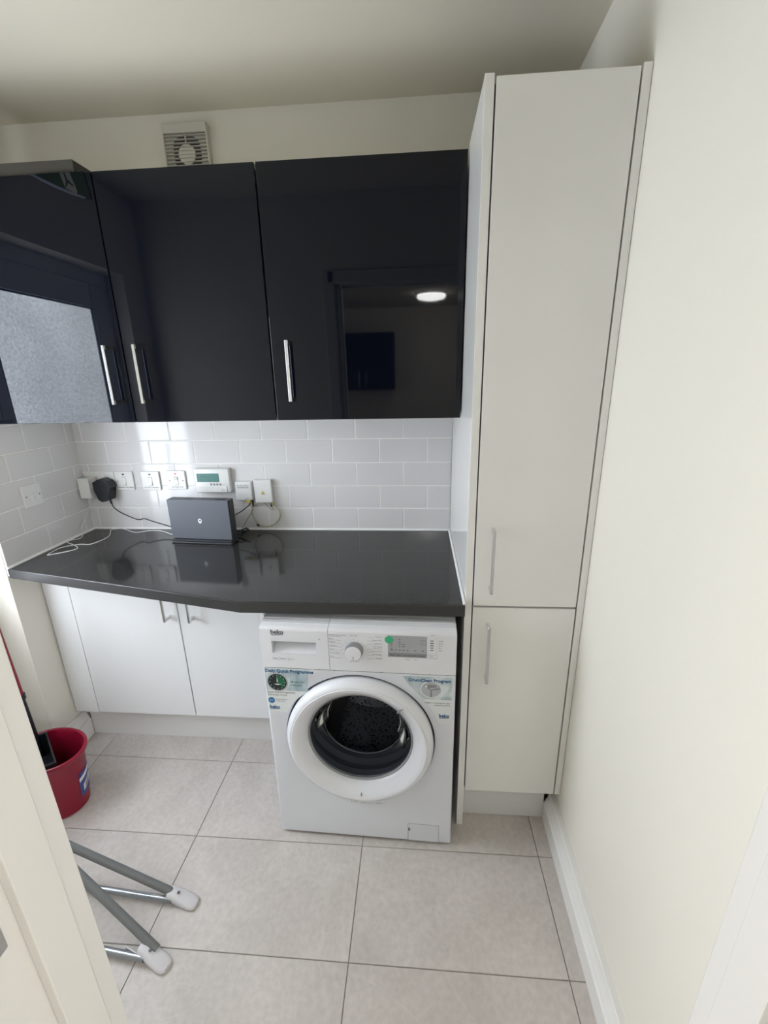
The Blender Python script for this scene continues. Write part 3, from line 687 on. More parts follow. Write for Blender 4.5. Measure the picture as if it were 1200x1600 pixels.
bm = BM(); text_to(bm, 'beko', 0.0165, (0.008, Y3, 0.5440), depth=0.0010, bold=0.0006); swoosh(bm, 0.009, 0.5410, 0.031); wobj('logo', bm, M['ink_blue'], st)
bm = BM(); prism(bm, [(0.438, SP-0.008), (0.590, SP-0.007), (0.589, 0.521), (0.550, 0.521), (0.537, 0.556), (0.503, 0.608), (0.462, 0.652)], 'y', 0.0, Y3); s2 = wobj('sticker', bm, M['sticker_pale'], label='drum cleaning programme sticker with a blue sky and drum picture')
bm = BM(); prism(bm, [(0.4385, SP-0.0085), (0.5895, SP-0.0075), (0.589, 0.609), (0.5025, 0.609), (0.462, 0.653)], 'y', Y3, Y4); wobj('sky_picture', bm, M['sky_print'], s2)
bm = BM(); text_to(bm, 'DrumClean Program', 0.0152, (0.457, Y4, 0.6720), depth=0.0010, bold=0.0004); wobj('print', bm, M['ink_blue'], s2)
bm = BM(); text_to(bm, 'Hygienic cleaning for your', 0.0073, (0.585, Y3, 0.594), align='RIGHT', depth=.0006); text_to(bm, 'machine at 70°C', 0.0073, (0.585, Y3, 0.5855), align='RIGHT', depth=.0006); wobj('print', bm, M['ink'], s2)
bm = BM(); disc(bm, (0.526, Y4, 0.645), 0.0285, 0.0002, 36, sx=1.1); pic = wobj('drum_picture', bm, M['silver'], s2)
bm = BM()
prism(bm, [(0.526+.018*math.cos(t), 0.657+.006*math.sin(t)) for t in [2*PI*k/16 for k in range(16)]], 'y', Y4-.0002, Y4-.0004)
for a in (-PI/2, PI/2+.9, .25):
    c, s = math.cos(a), math.sin(a); prism(bm, [(0.526+r*c-u*s, 0.643+r*s+u*c) for u, r in ((-.002, 0), (-.0035, .026), (.0035, .026), (.002, 0))], 'y', Y4-.0002, Y4-.0004)
wobj('print', bm, M['lcdband'], pic and s2)
bm = BM(); lathe(bm, [(0.0305, Y4), (0.0305, Y4-.0004), (0.0275, Y4-.0004), (0.0275, Y4)], (0.526, 0, 0.645), n=36, closed=True, sx=1.1); disc(bm, (0.511, Y4-.0003, 0.656), 0.004, .0003); wobj('splash_rim', bm, M['sticker_pale'], s2)
bm = BM(); text_to(bm, 'beko', 0.0160, (0.551, Y3, 0.5440), depth=0.0010, bold=0.0006); swoosh(bm, 0.552, 0.5410, 0.031); wobj('logo', bm, M['ink_blue'], s2)
# torn sticker remains under the door
bm = BM()
rr = random.Random(3)
for k in range(34):
    t = k/33; x = 0.243 + 0.132*t; z = 0.1705 - 0.0045*math.sin(t*PI*0.9) + (0.002 if t > .6 else 0)
    if rr.random() < 0.30: continue
    w, h = rr.uniform(.0008, .0030), rr.uniform(.0010, .0042)*(1.0 if 0.12 < t else .5)
    prism(bm, [(x, z), (x+w, z+rr.uniform(-.001, .001)), (x+w*.9, z+h), (x+rr.uniform(0, .001), z+h*.8)], 'y', 0.0, -0.0004)
wobj('sticker_residue', bm, M['ink'])
# filter flap and feet
bm = BM(); box(bm, 0.4545, 0.5575, 0.0005, -0.0012, 0.0145, 0.0885, 0.002, 2); fl = wobj('filter_flap', bm, M['enamel'])
bm = BM()
for a, b_, c_, d_ in ((.4530, .4540, .0145, .0900), (.5580, .5590, .0145, .0900), (.4530, .5590, .0890, .0900)): box(bm, a, b_, 0.0, -0.0004, c_, d_)
wobj('flap_gap', bm, M['ink_soft'])
bm = BM(); box(bm, 0.4545, 0.4605, -0.0010, -0.0016, 0.058, 0.071, 0.0003); wobj('flap_notch', bm, M['ink'], fl)
for x in (0.04, 0.56):
    for y in (0.04, 0.46):
        bm = BM(); lathe(bm, [(0, 0), (0.02, 0), (0.02, 0.006), (0.010, 0.008), (0.010, 0.0125), (0, 0.0125)], (x, y, 0), axis='z', n=16); wobj('foot', bm, M['black_plastic'])

# ------------------------------------------------------------------ extractor fan above the wall cabinets
ef = thing('extractor_fan', 'square white slatted extractor fan high on the back wall', 'fan', (-0.972, 0.008, 2.29))
fx0, fx1, fz0, fz1 = -1.052, -0.890, 2.283, 2.436
bm = BM(); box(bm, fx0, fx1, 0.008, -0.016, fz0, fz1, 0.003, 2); obj('housing', bm, M['cream_plastic'], ef)
bm = BM()
cx, cz = -0.971, 2.345; n = 28
prism(bm, [(cx+0.050*(abs(math.cos(t))**.55)*math.copysign(1, math.cos(t)), cz+0.0525*(abs(math.sin(t))**.55)*math.copysign(1, math.sin(t))) for t in [2*PI*k/n for k in range(n)]], 'y', -0.0158, -0.0185); obj('opening', bm, M['dark'], ef)
bm = BM(); disc(bm, (cx, -0.0185, cz-0.003), 0.031, 0.006, 32); box(bm, cx-0.002, cx+0.002, -0.0185, -0.0245, cz+0.022, cz+0.052); obj('centre_disc', bm, M['cream_plastic'], ef)
for k in range(10):
    z = fz1-0.036-0.0112*k
    bm = BM(); prism(bm, [(-0.0185, z), (-0.0275, z-0.001), (-0.0275, z-0.0026), (-0.0185, z-0.0036)], 'x', fx0+0.003, fx1-0.003); obj('slat', bm, M['cream_plastic'], ef)
bm = BM(); box(bm, fx0, fx1, -0.016, -0.0275, fz1-0.031, fz1, 0.003, 2); obj('top_cover', bm, M['cream_plastic'], ef)
bm = BM(); box(bm, fx0, fx0+0.0035, -0.016, -0.0272, fz0, fz1-0.030); obj('side_rail', bm, M['cream_plastic'], ef)
bm = BM(); box(bm, fx1-0.0035, fx1, -0.016, -0.0272, fz0, fz1-0.030); obj('side_rail', bm, M['cream_plastic'], ef)

# ------------------------------------------------------------------ wall sockets and switches
def plate(bm, x0, x1, z0, z1, y=0.0, d=0.009): box(bm, x0, x1, y, y-d, z0, z1, 0.003, 2)
def screw(parent, x, z, y):
    bm = BM(); disc(bm, (x, y, z), 0.0032, 0.0008, 14); return obj('screw', bm, M['ink_soft'], parent)
def spur(name, label, cx, cz, neon, words, rocker, screws, group):
    t = thing(name, label, 'switch', (cx, 0, cz-0.043), group=group)
    bm = BM(); plate(bm, cx-0.043, cx+0.043, cz-0.043, cz+0.043); obj('faceplate', bm, M['white_plastic'], t)
    bm = BM(); prism(bm, [(-0.009, cz-0.021), (-0.0145, cz-0.019) if rocker > 0 else (-0.011, cz-0.019), (-0.0105, cz), (-0.011, cz+0.015) if rocker > 0 else (-0.0145, cz+0.015), (-0.009, cz+0.017)], 'x', cx-0.008, cx+0.008); r = obj('rocker', bm, M['white_plastic'], t)
    bm = BM(); box(bm, cx-0.0105, cx+0.0105, -0.0088, -0.0094, cz-0.0235, cz+0.0195); obj('rocker_frame', bm, M['cream_plastic'], t)
    bm = BM(); box(bm, cx-0.005, cx+0.005, -0.009, -0.0105, cz+0.026, cz+0.0325, 0.0006); obj('neon_lamp', bm, neon, t)
    for s in screws: screw(t, cx+s*0.0305, cz-0.002, -0.009)
    bm = BM(); text_to(bm, words, 0.0085, (cx, -0.0091, cz-0.0335), align='CENTER', depth=.0006); obj('print', bm, M['ink'], t)
    return t
spur('fused_switch', 'white switched wall plate immediately right of the black plug', -1.464, 1.1400, M['led'], 'WASHING MACHINE', 1, (-1,), 'switch plates on the tiles')
spur('fused_switch', 'white wall switch plate with dark neon, middle of the three above the router', -1.340, 1.1390, M['led'], 'EXTRACTOR FAN', 1, (), 'switch plates on the tiles')
spur('fused_switch', 'white wall switch plate with glowing red neon beside the thermostat', -1.219, 1.1415, M['red_neon'], 'CENTRAL HTG', -1, (-1, 1), 'switch plates on the tiles')
dso = thing('double_socket', 'white double socket in the corner behind the two plugged-in adapters', 'socket', (-1.582, 0, 1.097))
bm = BM(); plate(bm, -1.655, -1.509, 1.097, 1.183); obj('faceplate', bm, M['white_plastic'], dso)
for x in (-1.606, -1.558):
    bm = BM(); prism(bm, [(-0.009, 1.155), (-0.0140, 1.157), (-0.0105, 1.168), (-0.011, 1.176), (-0.009, 1.177)], 'x', x-0.008, x+0.008); obj('rocker', bm, M['white_plastic'], dso)
# twin light switch on left wall
ls = thing('light_switch', 'white two-gang light switch on the tiled left wall', 'switch', (XL+0.008, -0.287, 1.101))
X0 = XL+0.008
bm = BM(); box(bm, X0, X0+0.010, -0.330, -0.244, 1.102, 1.188, 0.003, 2); obj('faceplate', bm, M['white_plastic'], ls)
for y in (-0.299, -0.275):
    bm = BM(); prism(bm, [(X0+0.009, 1.131), (X0+0.0185, 1.132), (X0+0.0115, 1.146), (X0+0.013, 1.158), (X0+0.009, 1.159)], 'y', y-0.008, y+0.008)
    for v in bm.verts: v.co = v.co
    obj('rocker', bm, M['white_plastic'], ls)
for y in (-0.3175, -0.2565):
    bm = BM(); lathe(bm, [(0, 0.0), (0.0032, 0.0), (0.0032, 0.001), (0, 0.001)], (0, 0, 0), axis='z', n=12)
    bm.transform(Matrix.Translation((X0+0.010, y, 1.145)) @ Matrix.Rotation(PI/2, 4, 'Y')); obj('screw', bm, M['ink_soft'], ls)
# thermostat / programmer
th_ = thing('heating_programmer', 'white heating programmer with a green display on the tiles above the router', 'programmer', (-1.046, 0, 1.085))
tx0, tx1, tz0, tz1 = -1.126, -0.966, 1.088, 1.196
bm = BM(); box(bm, tx0, tx1, 0.0, -0.026, tz0, tz1, 0.005, 3); obj('case', bm, M['white_plastic'], th_, smooth=True)
bm = BM(); box(bm, tx0+0.004, tx1-0.014, -0.024, -0.030, tz0+0.003, tz0+0.030, 0.002, 2); obj('flap', bm, M['white_plastic'], th_)
bm = BM(); box(bm, tx0+0.013, tx0+0.114, -0.0255, -0.0275, tz0+0.049, tz0+0.087, 0.0008); sc_ = obj('display', bm, M['lcd'], th_)
bm = BM()
text_to(bm, '10:52', 0.019, (tx0+0.019, -0.0275, tz0+0.067), depth=.0006); text_to(bm, 'Tue', 0.010, (tx0+0.066, -0.0275, tz0+0.068)); text_to(bm, 'Auto', 0.010, (tx0+0.090, -0.0275, tz0+0.068))
text_to(bm, 'OFF', 0.013, (tx0+0.022, -0.0275, tz0+0.053)); text_to(bm, 'ON', 0.011, (tx0+0.056, -0.0275, tz0+0.053)); text_to(bm, '12', 0.011, (tx0+0.090, -0.0275, tz0+0.053))
obj('print', bm, M['ink'], sc_)
for k in range(4):
    bm = BM(); box(bm, tx0+0.071+0.014*k, tx0+0.079+0.014*k, -0.0255, -0.0285, tz0+0.0335, tz0+0.0425, 0.0012); obj('button', bm, M['ink_soft'], th_)
bm = BM(); text_to(bm, 'EPH', 0.011, (tx0+0.120, -0.0301, tz0+0.009)); obj('print', bm, M['ink_soft'], th_)
# fibre boxes
bx1 = thing('fibre_junction_box', 'small off-white box with printed lines right of the programmer', 'junction box', (-0.910, 0, 1.052), group='fibre boxes on the tiles')
bm = BM(); box(bm, -0.947, -0.874, 0.0, -0.022, 1.052, 1.136, 0.003, 2); obj('case', bm, M['white_plastic'], bx1)
bm = BM(); text_to(bm, 'Broadband fibre', 0.0078, (-0.937, -0.0221, 1.1165), depth=.0007); text_to(bm, 'termination unit', 0.0078, (-0.937, -0.0221, 1.1085), depth=.0007); text_to(bm, 'openreach', 0.0058, (-0.880, -0.0221, 1.0590), align='RIGHT', depth=.0005); obj('print', bm, M['ink'], bx1)
bm = BM(); box(bm, -0.903, -0.885, -0.005, -0.019, 1.040, 1.053, 0.001); obj('connector', bm, M['yellow'], bx1)
bm = BM(); box(bm, -0.880, -0.876, -0.006, -0.016, 1.022, 1.053, 0.001); obj('connector', bm, M['black_plastic'], bx1)
bx2 = thing('fibre_junction_box', 'white fibre box with a yellow warning triangle above the coiled cable', 'junction box', (-0.820, 0, 1.040), group='fibre boxes on the tiles')
bm = BM(); box(bm, -0.861, -0.783, 0.0, -0.024, 1.041, 1.144, 0.003, 2); obj('case', bm, M['white_plastic'], bx2)
bm = BM(); prism(bm, [(-0.831, 1.0805), (-0.813, 1.0805), (-0.822, 1.097)], 'y', -0.024, -0.0245); o = obj('warning_label', bm, M['yellow'], bx2, label='yellow warning triangle')
bm = BM()
for k in range(8):
    a = 2*PI*k/8; c, s = math.cos(a), math.sin(a); prism(bm, [(-0.822+r*c-u*s, 1.0855+r*s+u*c) for u, r in ((-.0004, .0005), (-.0004, .0036), (.0004, .0036), (.0004, .0005))], 'y', -0.0245, -0.0248)
for (xa, za), (xb, zb) in (((-.831, 1.0805), (-.813, 1.0805)), ((-.813, 1.0805), (-.822, 1.097)), ((-.822, 1.097), (-.831, 1.0805))):
    dx, dz = xb-xa, zb-za; l = math.hypot(dx, dz); nx, nz = -dz/l*.0008, dx/l*.0008
    prism(bm, [(xa, za), (xb, zb), (xb+nx, zb+nz), (xa+nx, za+nz)], 'y', -0.0245, -0.0248)
obj('print', bm, M['ink'], o)
bm = BM(); box(bm, -0.796, -0.791, -0.007, -0.015, 1.018, 1.042, 0.001); obj('connector', bm, M['black_plastic'], bx2)
bm = BM(); box(bm, -0.789, -0.784, -0.007, -0.015, 1.030, 1.042, 0.001); obj('connector', bm, M['yellow'], bx2)
# coiled fibre cable
cc = thing('fibre_cable', 'cream fibre cable coiled in loops below the white fibre boxes', 'cable', (-0.822, -0.012, 0.925))
bm = BM(); ring = []
for k in range(64):
    a = PI/2+0.5 + 2*PI*2*k/63*1.0
    w = 1+0.04*math.sin(a*3+k*.02)
    ring.append((-0.824+0.064*w*math.cos(a)+0.003*(k/63), -0.010-0.005*(k/63)-0.002*math.sin(a*2), 0.985+0.0585*w*math.sin(a)))
tube(bm, [(-0.894, -0.012, 1.042), (-0.893, -0.014, 1.030), (-0.882, -0.013, 1.020)] + ring[2:-2] + [(-0.792, -0.013, 1.005), (-0.7905, -0.012, 1.022)], 0.0021, 8); obj('cable', bm, M['cable_cream'], cc)
bm = BM(); tube(bm, [(-0.868, -0.018, 0.938), (-0.856, -0.018, 0.930)], 0.004, 10, smooth=False); obj('tie', bm, M['black_plastic'], cc)

# ------------------------------------------------------------------ things on and above the worktop
uc = thing('usb_charger', 'flat white charger plugged into the corner socket', 'charger', (-1.628, -0.03, 1.068))
bm = BM(); box(bm, -1.654, -1.603, -0.024, -0.052, 1.068, 1.160, 0.002, 2); obj('body', bm, M['white_plastic'], uc)
bm = BM(); box(bm, -1.648, -1.588, -0.0095, -0.024, 1.075, 1.162, 0.003, 2); obj('plug_base', bm, M['cream_plastic'], uc)
wcable = thing('charging_cable', 'thin white cable trailing from the corner charger across the worktop', 'cable', (-1.5, -0.2, H))
bm = BM(); zt = H+0.0022
tube(bm, [(-1.626, -0.040, 1.069), (-1.627, -0.042, 1.040), (-1.640, -0.060, 0.985), (-1.645, -0.100, 0.945), (-1.642, -0.100, 0.925), (-1.632, -0.120, zt+0.001), (-1.628, -0.150, zt), (-1.640, -0.175, zt+0.004), (-1.636, -0.200, zt+0.004), (-1.575, -0.235, zt+0.004),
          (-1.546, -0.258, zt), (-1.560, -0.290, zt), (-1.606, -0.328, zt), (-1.618, -0.320, zt), (-1.622, -0.250, zt), (-1.572, -0.213, zt), (-1.523, -0.208, zt), (-1.510, -0.120, zt), (-1.560, -0.030, zt), (-1.545, -0.014, zt), (-1.510, -0.016, zt+.001), (-1.425, -0.058, zt), (-1.370, -0.035, zt), (-1.310, -0.040, zt), (-1.225, -0.090, zt), (-1.150, -0.120, zt)], 0.0018, 8)
obj('cable', bm, M['cable_white'], wcable)
pl = thing('power_adapter', 'black plug-in power adapter feeding the router', 'adapter', (-1.54, -0.03, 1.05))
bm = BM()
sh = [(-1.583, 1.142), (-1.560, 1.154), (-1.536, 1.158), (-1.514, 1.148), (-1.500, 1.130), (-1.498, 1.118), (-1.513, 1.108), (-1.516, 1.062), (-1.535, 1.056), (-1.556, 1.052), (-1.570, 1.062), (-1.580, 1.105)]
prism(bm, sh, 'y', -0.010, -0.058)
bmesh.ops.bevel(bm, geom=[e for e in bm.edges if abs(e.verts[0].co.y-e.verts[1].co.y) < 1e-5], offset=0.005, segments=2, profile=0.5, affect='EDGES')
obj('body', bm, M['black_plastic'], pl)
bm = BM(); tube(bm, [(-1.530, -0.034, 1.058), (-1.527, -0.034, 1.040)], 0.0045, 10, smooth=False); obj('strain_relief', bm, M['black_plastic'], pl)
bm = BM(); tube(bm, [(-1.527, -0.034, 1.046), (-1.520, -0.034, 1.022), (-1.490, -0.033, 0.996), (-1.430, -0.032, 0.967), (-1.405, -0.032, 0.964), (-1.385, -0.033, 0.968), (-1.350, -0.036, 0.958), (-1.285, -0.050, 0.945), (-1.20, -0.085, 0.938), (-1.12, -0.118, 0.935)], 0.0024, 8)
obj('cable', bm, M['cable_black'], pl)
# router
rt = thing('router', 'slate grey broadband router standing upright on its foot on the worktop', 'router', (-1.045, -0.165, H+0.0006), (0, 0, -0.075))
def robj(n_, bm, m, p=None, **k): return obj(n_, bm, m, p or rt, world=False, **k)
bm = BM(); box(bm, -0.137, 0.137, -0.010, 0.030, 0.012, 0.187, 0.003, 2); robj('body', bm, M['router_side'])
bm = BM(); box(bm, -0.137, 0.134, -0.013, -0.008, 0.0165, 0.187, 0.0015, 2); fr = robj('front_cover', bm, M['router'])
bm = BM(); box(bm, 0.075, 0.110, -0.004, 0.020, 0.187, 0.1895, 0.001); robj('top_button', bm, M['router_side'])
bm = BM(); box(bm, -0.134, 0.137, -0.028, 0.034, 0.0, 0.0065, 0.002, 2); box(bm, -0.130, 0.134, -0.019, 0.030, 0.0065, 0.014, 0.001); robj('foot', bm, M['router_side'])
bm = BM(); prism(bm, [(0.0085*math.cos(t)*(1 if t < PI else .9), 0.097+(0.0095 if math.sin(t) > 0 else 0.0115)*math.sin(t)) for t in [2*PI*k/24 for k in range(24)]], 'y', -0.013, -0.0134); lg = robj('logo', bm, M['white_plastic'], fr)
bm = BM(); disc(bm, (0.0012, -0.0134, 0.0985), 0.0038, 0.0003, 16); robj('logo_dot', bm, M['router_side'], fr)
# dark leads behind the router
bk = thing('network_lead', 'dark lead running from behind the router up to the small off-white box', 'cable', (-0.93, -0.08, H), group='leads behind the router')
bm = BM(); tube(bm, [(-0.889, -0.012, 1.041), (-0.893, -0.016, 1.030), (-0.925, -0.032, 1.005), (-0.965, -0.060, 0.985), (-0.99, -0.105, 0.965)], 0.0022, 8); obj('cable', bm, M['cable_black'], bk)
bk2 = thing('network_lead', 'thin grey lead hanging from the off-white box to behind the router', 'cable', (-0.90, -0.08, H), group='leads behind the router')
bm = BM(); tube(bm, [(-0.878, -0.011, 1.023), (-0.884, -0.014, 1.000), (-0.905, -0.03, 0.965), (-0.92, -0.055, 0.935), (-0.93, -0.09, 0.925), (-0.955, -0.11, 0.93)], 0.0013, 8); obj('cable', bm, M['tube_grey'], bk2)
bk3 = thing('cable_bundle', 'small tied bundle of black cable on the worktop at the right side of the router', 'cable', (-0.905, -0.09, H))
bm = BM(); pts = []
for k in range(40):
    a = 2*PI*3.3*k/39
    pts.append((-0.903+0.022*math.cos(a)+0.004*math.sin(k), -0.092+0.030*math.sin(a)*.5+0.003*math.cos(k*2), H+0.017+0.012*math.sin(a+.6)+0.0001*k))
tube(bm, [(-0.955, -0.11, H+.03)]+pts, 0.0022, 7, smooth=True); obj('cable', bm, M['cable_black'], bk3)
bm = BM(); tube(bm, [(-0.912, -0.094, H+.010), (-0.898, -0.088, H+.024)], 0.006, 8, smooth=False); obj('tie', bm, M['black_plastic'], bk3)

# ------------------------------------------------------------------ carton on top of the left wall cabinet, with a leaflet hanging from under it
ct = thing('cardboard_box', 'flat dull brown-grey box lying on top of the left wall cabinet', 'box', (-1.40, -0.2, 2.168))
bx('carton', M['carton'], ct, (-1.655, -1.176, -0.358, -0.06, 2.1695, 2.203), 0.001)
lf = thing('leaflet', 'dark green printed leaflet corner hanging below the box on the wall cabinet', 'leaflet', (-1.2, -0.366, 2.1))
yl = YW-0.0012
zq = 2.1675
bm = BM(); prism(bm, [(-1.300, zq), (-1.180, zq), (-1.150, 2.099), (-1.19, 2.113), (-1.24, 2.134), (-1.275, 2.151)], 'y', yl, yl-0.0006)
prism(bm, [(yl, zq), (yl-.0006, zq), (yl-.0006, zq+.001), (-0.33, zq+.001), (-0.33, zq+.0004), (yl, zq+.0004)], 'x', -1.29, -1.18)
lg_ = obj('sheet', bm, M['leaf_green'], lf)
bm = BM(); prism(bm, [(-1.180, zq), (-1.142, zq), (-1.132, 2.095), (-1.150, 2.099)], 'y', yl-.0003, yl-.0009); obj('side_fold', bm, M['leaf_teal'], lf)
bm = BM(); prism(bm, [(-1.218, zq), (-1.186, zq), (-1.172, 2.118), (-1.176, 2.110), (-1.208, 2.128)], 'y', yl-.0008, yl-.0012); obj('pale_panel', bm, M['leaf_white'], lf)
bm = BM(); prism(bm, [(-1.206, 2.166), (-1.201, 2.166), (-1.197, 2.150), (-1.187, 2.140), (-1.180, 2.133), (-1.184, 2.131), (-1.197, 2.141), (-1.203, 2.130), (-1.207, 2.131), (-1.202, 2.147)], 'y', yl-.0012, yl-.0014); obj('print', bm, M['leaf_teal'], lf)
bm = BM(); prism(bm, [(-1.318, zq), (-1.300, zq), (-1.275, 2.1545), (-1.24, 2.1375), (-1.19, 2.1165), (-1.150, 2.102), (-1.150, 2.096), (-1.19, 2.1090), (-1.24, 2.1295), (-1.28, 2.149), (-1.30, 2.160)], 'y', yl-.0003, yl-.0010); obj('border', bm, M['leaf_edge'], lf)

# ------------------------------------------------------------------ red mop bucket and mop
bu = thing('mop_bucket', 'oval red plastic mop bucket on the floor by the back door', 'bucket', (-1.535, -0.70, 0.0))
BX, BYc = -1.527, -0.642
def oval_shell(bm, rows, n=56):
    rings = []
    for a, b_, z in rows: rings.append([bm.verts.new((BX+a*math.cos(2*PI*i/n), BYc+b_*math.sin(2*PI*i/n), z)) for i in range(n)])
    for A, B in zip(rings[:-1], rings[1:]):
        for i in range(n): bm.faces.new((A[i], A[(i+1) % n], B[(i+1) % n], B[i]))
    bm.faces.new(rings[0]); bm.faces.new(rings[-1])
bm = BM(); oval_shell(bm, [(.100, .080, 0.0), (.104, .084, .004), (.128, .099, .225), (.138, .105, .238), (.145, .109, .250), (.145, .109, .258), (.141, .105, .260), (.132, .101, .256), (.124, .095, .225), (.102, .082, .012)])
obj('shell', bm, M['red'], bu, smooth=True)
bm = BM(); n = 10; zs = (0.105, 0.185)
def bpt(ang, z, o): k = .104+(.128-.104)*(z/.225)+o; k2 = .084+(.099-.084)*(z/.225)+o; return (BX+k*math.cos(ang), BYc+k2*math.sin(ang), z)
def patch(a0, a1, z0, z1, o0, o1, sl=0.0):
    b = BM(); k = 6
    G = [[[b.verts.new(bpt(a0+(a1-a0)*i/k, z+sl*i/k, o)) for i in range(k+1)] for z in (z0, z1)] for o in (o0, o1)]
    for i in range(k):
        b.faces.new((G[1][0][i], G[1][0][i+1], G[1][1][i+1], G[1][1][i])); b.faces.new((G[0][0][i], G[0][1][i], G[0][1][i+1], G[0][0][i+1]))
        b.faces.new((G[0][0][i], G[0][0][i+1], G[1][0][i+1], G[1][0][i])); b.faces.new((G[0][1][i], G[1][1][i], G[1][1][i+1], G[0][1][i+1]))
    b.faces.new((G[0][0][0], G[1][0][0], G[1][1][0], G[0][1][0])); b.faces.new((G[0][0][k], G[0][1][k], G[1][1][k], G[1][0][k]))
    return b
bm.free()
bd_ = obj('badge', patch(-0.15, 0.55, 0.055, 0.160, -0.001, 0.0015), M['badge_blue'], bu, label='blue and white badge on the bucket side', smooth=True)
obj('print', patch(-0.15, 0.52, 0.122, 0.138, 0.0014, 0.002, 0.02), M['white_plastic'], bd_); obj('print', patch(0.0, 0.48, 0.070, 0.100, 0.0014, 0.002, 0.02), M['sticker_pale'], bd_); obj('print', patch(0.12, 0.34, 0.078, 0.090, 0.0018, 0.0024, 0.02), M['red'], bd_)
bm = BM()
p0, p1 = Vector((-1.606, -0.540)), Vector((-1.412, -0.706))      # straight edge of the wringer across the bucket
def half(a, b_):
    out = []
    for k in range(48):
        t = 2*PI*k/48; q = Vector((BX+a*math.cos(t), BYc+b_*math.sin(t)))
        if (p1-p0).x*(q-p0).y-(p1-p0).y*(q-p0).x < 0: out.append((math.atan2(q.y+.70, q.x+1.60), q))
    out.sort(key=lambda r: r[0]); return [q for _, q in out]
ho = half(.118, .090); cen = sum(ho, Vector((0, 0)))/len(ho); hi = [cen+(q-cen)*0.93 for q in ho]
ro = [[bm.verts.new((q.x, q.y, z)) for q in L_] for L_, z in ((ho, .165), (ho, .263), (hi, .263), (hi, .175))]
for A, B in zip(ro[:-1], ro[1:]):
    for k in range(len(A)): bm.faces.new((A[k], A[(k+1) % len(A)], B[(k+1) % len(A)], B[k]))
bm.faces.new(ro[0]); bm.faces.new(ro[-1])
obj('wringer_basket', bm, M['black_plastic'], bu, smooth=True)
bm = BM(); tube(bm, [(BX-0.098, BYc+0.070, .254), (BX-.112, BYc+.072, .268), (BX-.138, BYc+.03, .274), (BX-.142, BYc-.03, .268), (BX-.128, BYc-.05, .256)], 0.005, 8); obj('bail_handle', bm, M['white_plastic'], bu)
mp = thing('mop', 'mop with a red and black handle standing in the red bucket', 'mop', (-1.60, -0.62, 0.02))
def along(z): t = (z-0.13)/(1.25-0.13); return (-1.603-0.010*t, -0.592-0.030*t, z)
bm = BM(); tube(bm, [along(0.13), along(0.46)], 0.0105, 14, smooth=False); obj('lower_shaft', bm, M['black_plastic'], mp)
bm = BM(); tube(bm, [along(0.455), along(1.22)], 0.0115, 14, smooth=False); obj('upper_shaft', bm, M['red'], mp)
bm = BM(); tube(bm, [along(0.448), along(0.468)], 0.0150, 14, smooth=False); obj('collar', bm, M['black_plastic'], mp)
bm = BM(); lathe(bm, [(0, 0.135), (0.018, 0.13), (0.026, 0.09), (0.020, 0.085), (0, 0.085)], (-1.600, -0.600, 0), axis='z', n=18); obj('head', bm, M['black_plastic'], mp, smooth=True)
rr = random.Random(5); bm = BM()
for k in range(26):
    a = 2*PI*k/26; r1 = rr.uniform(.030, .052)
    cx, cy = -1.575, -0.640
    tube(bm, [(-1.598+.012*math.cos(a), -.606+.012*math.sin(a), .10), (cx-.02+.5*r1*math.cos(a), cy+.01+.5*r1*math.sin(a), .075), (cx+r1*math.cos(a)*.9, cy+r1*math.sin(a), .024)], 0.0055, 6)
obj('strands', bm, M['cable_white'], mp, kind='stuff')

# ------------------------------------------------------------------ folding clothes airer whose feet reach out past the doorway jamb
ar = thing('clothes_airer', 'folded grey clothes airer with two pale plastic feet resting on the floor tiles', 'clothes airer', (-0.87, -1.02, 0.0))
PA, PB, AP = Vector((-0.905, -0.936, 0.034)), Vector((-0.893, -1.068, 0.037)), Vector((-1.300, -0.922, 0.232))
AP2 = Vector((-1.286, -0.942, 0.250))
for P, Q in ((PA, AP), (PB, AP2)):
    dd = (P-Q).normalized(); bm = BM(); tube(bm, [Q, P+dd*0.022], 0.0115, 16, smooth=False); obj('leg', bm, M['tube_grey'], ar, smooth=True)
bm = BM(); box(bm, -0.03, 0.03, -0.024, 0.024, -0.022, 0.022, 0.006, 2); bm.transform(Matrix.Translation((-1.298, -0.930, 0.243)) @ Matrix.Rotation(0.6, 4, 'Y')); obj('hub', bm, M['foot'], ar)
bm = BM(); tube(bm, [(-1.30, -0.928, 0.245), (-1.748, -0.885, 0.770)], 0.0115, 14, smooth=False); obj('post', bm, M['tube_grey'], ar, smooth=True)
for a, b_ in (((-0.900, -0.950, 0.022), (-1.47, -0.915, 0.0225)), ((-0.900, -1.093, 0.022), (-1.47, -1.046, 0.0225))):
    bm = BM(); tube(bm, [a, b_], 0.0095, 16, smooth=False); sb = obj('stretcher', bm, M['tube_chrome'], ar, smooth=True, label='bare metal stretcher tube lying near the floor')
bm = BM(); tube(bm, [(-1.47, -0.905, 0.0225), (-1.47, -1.056, 0.0225)], 0.0125, 14, smooth=False); obj('crossbar', bm, M['foot'], ar)
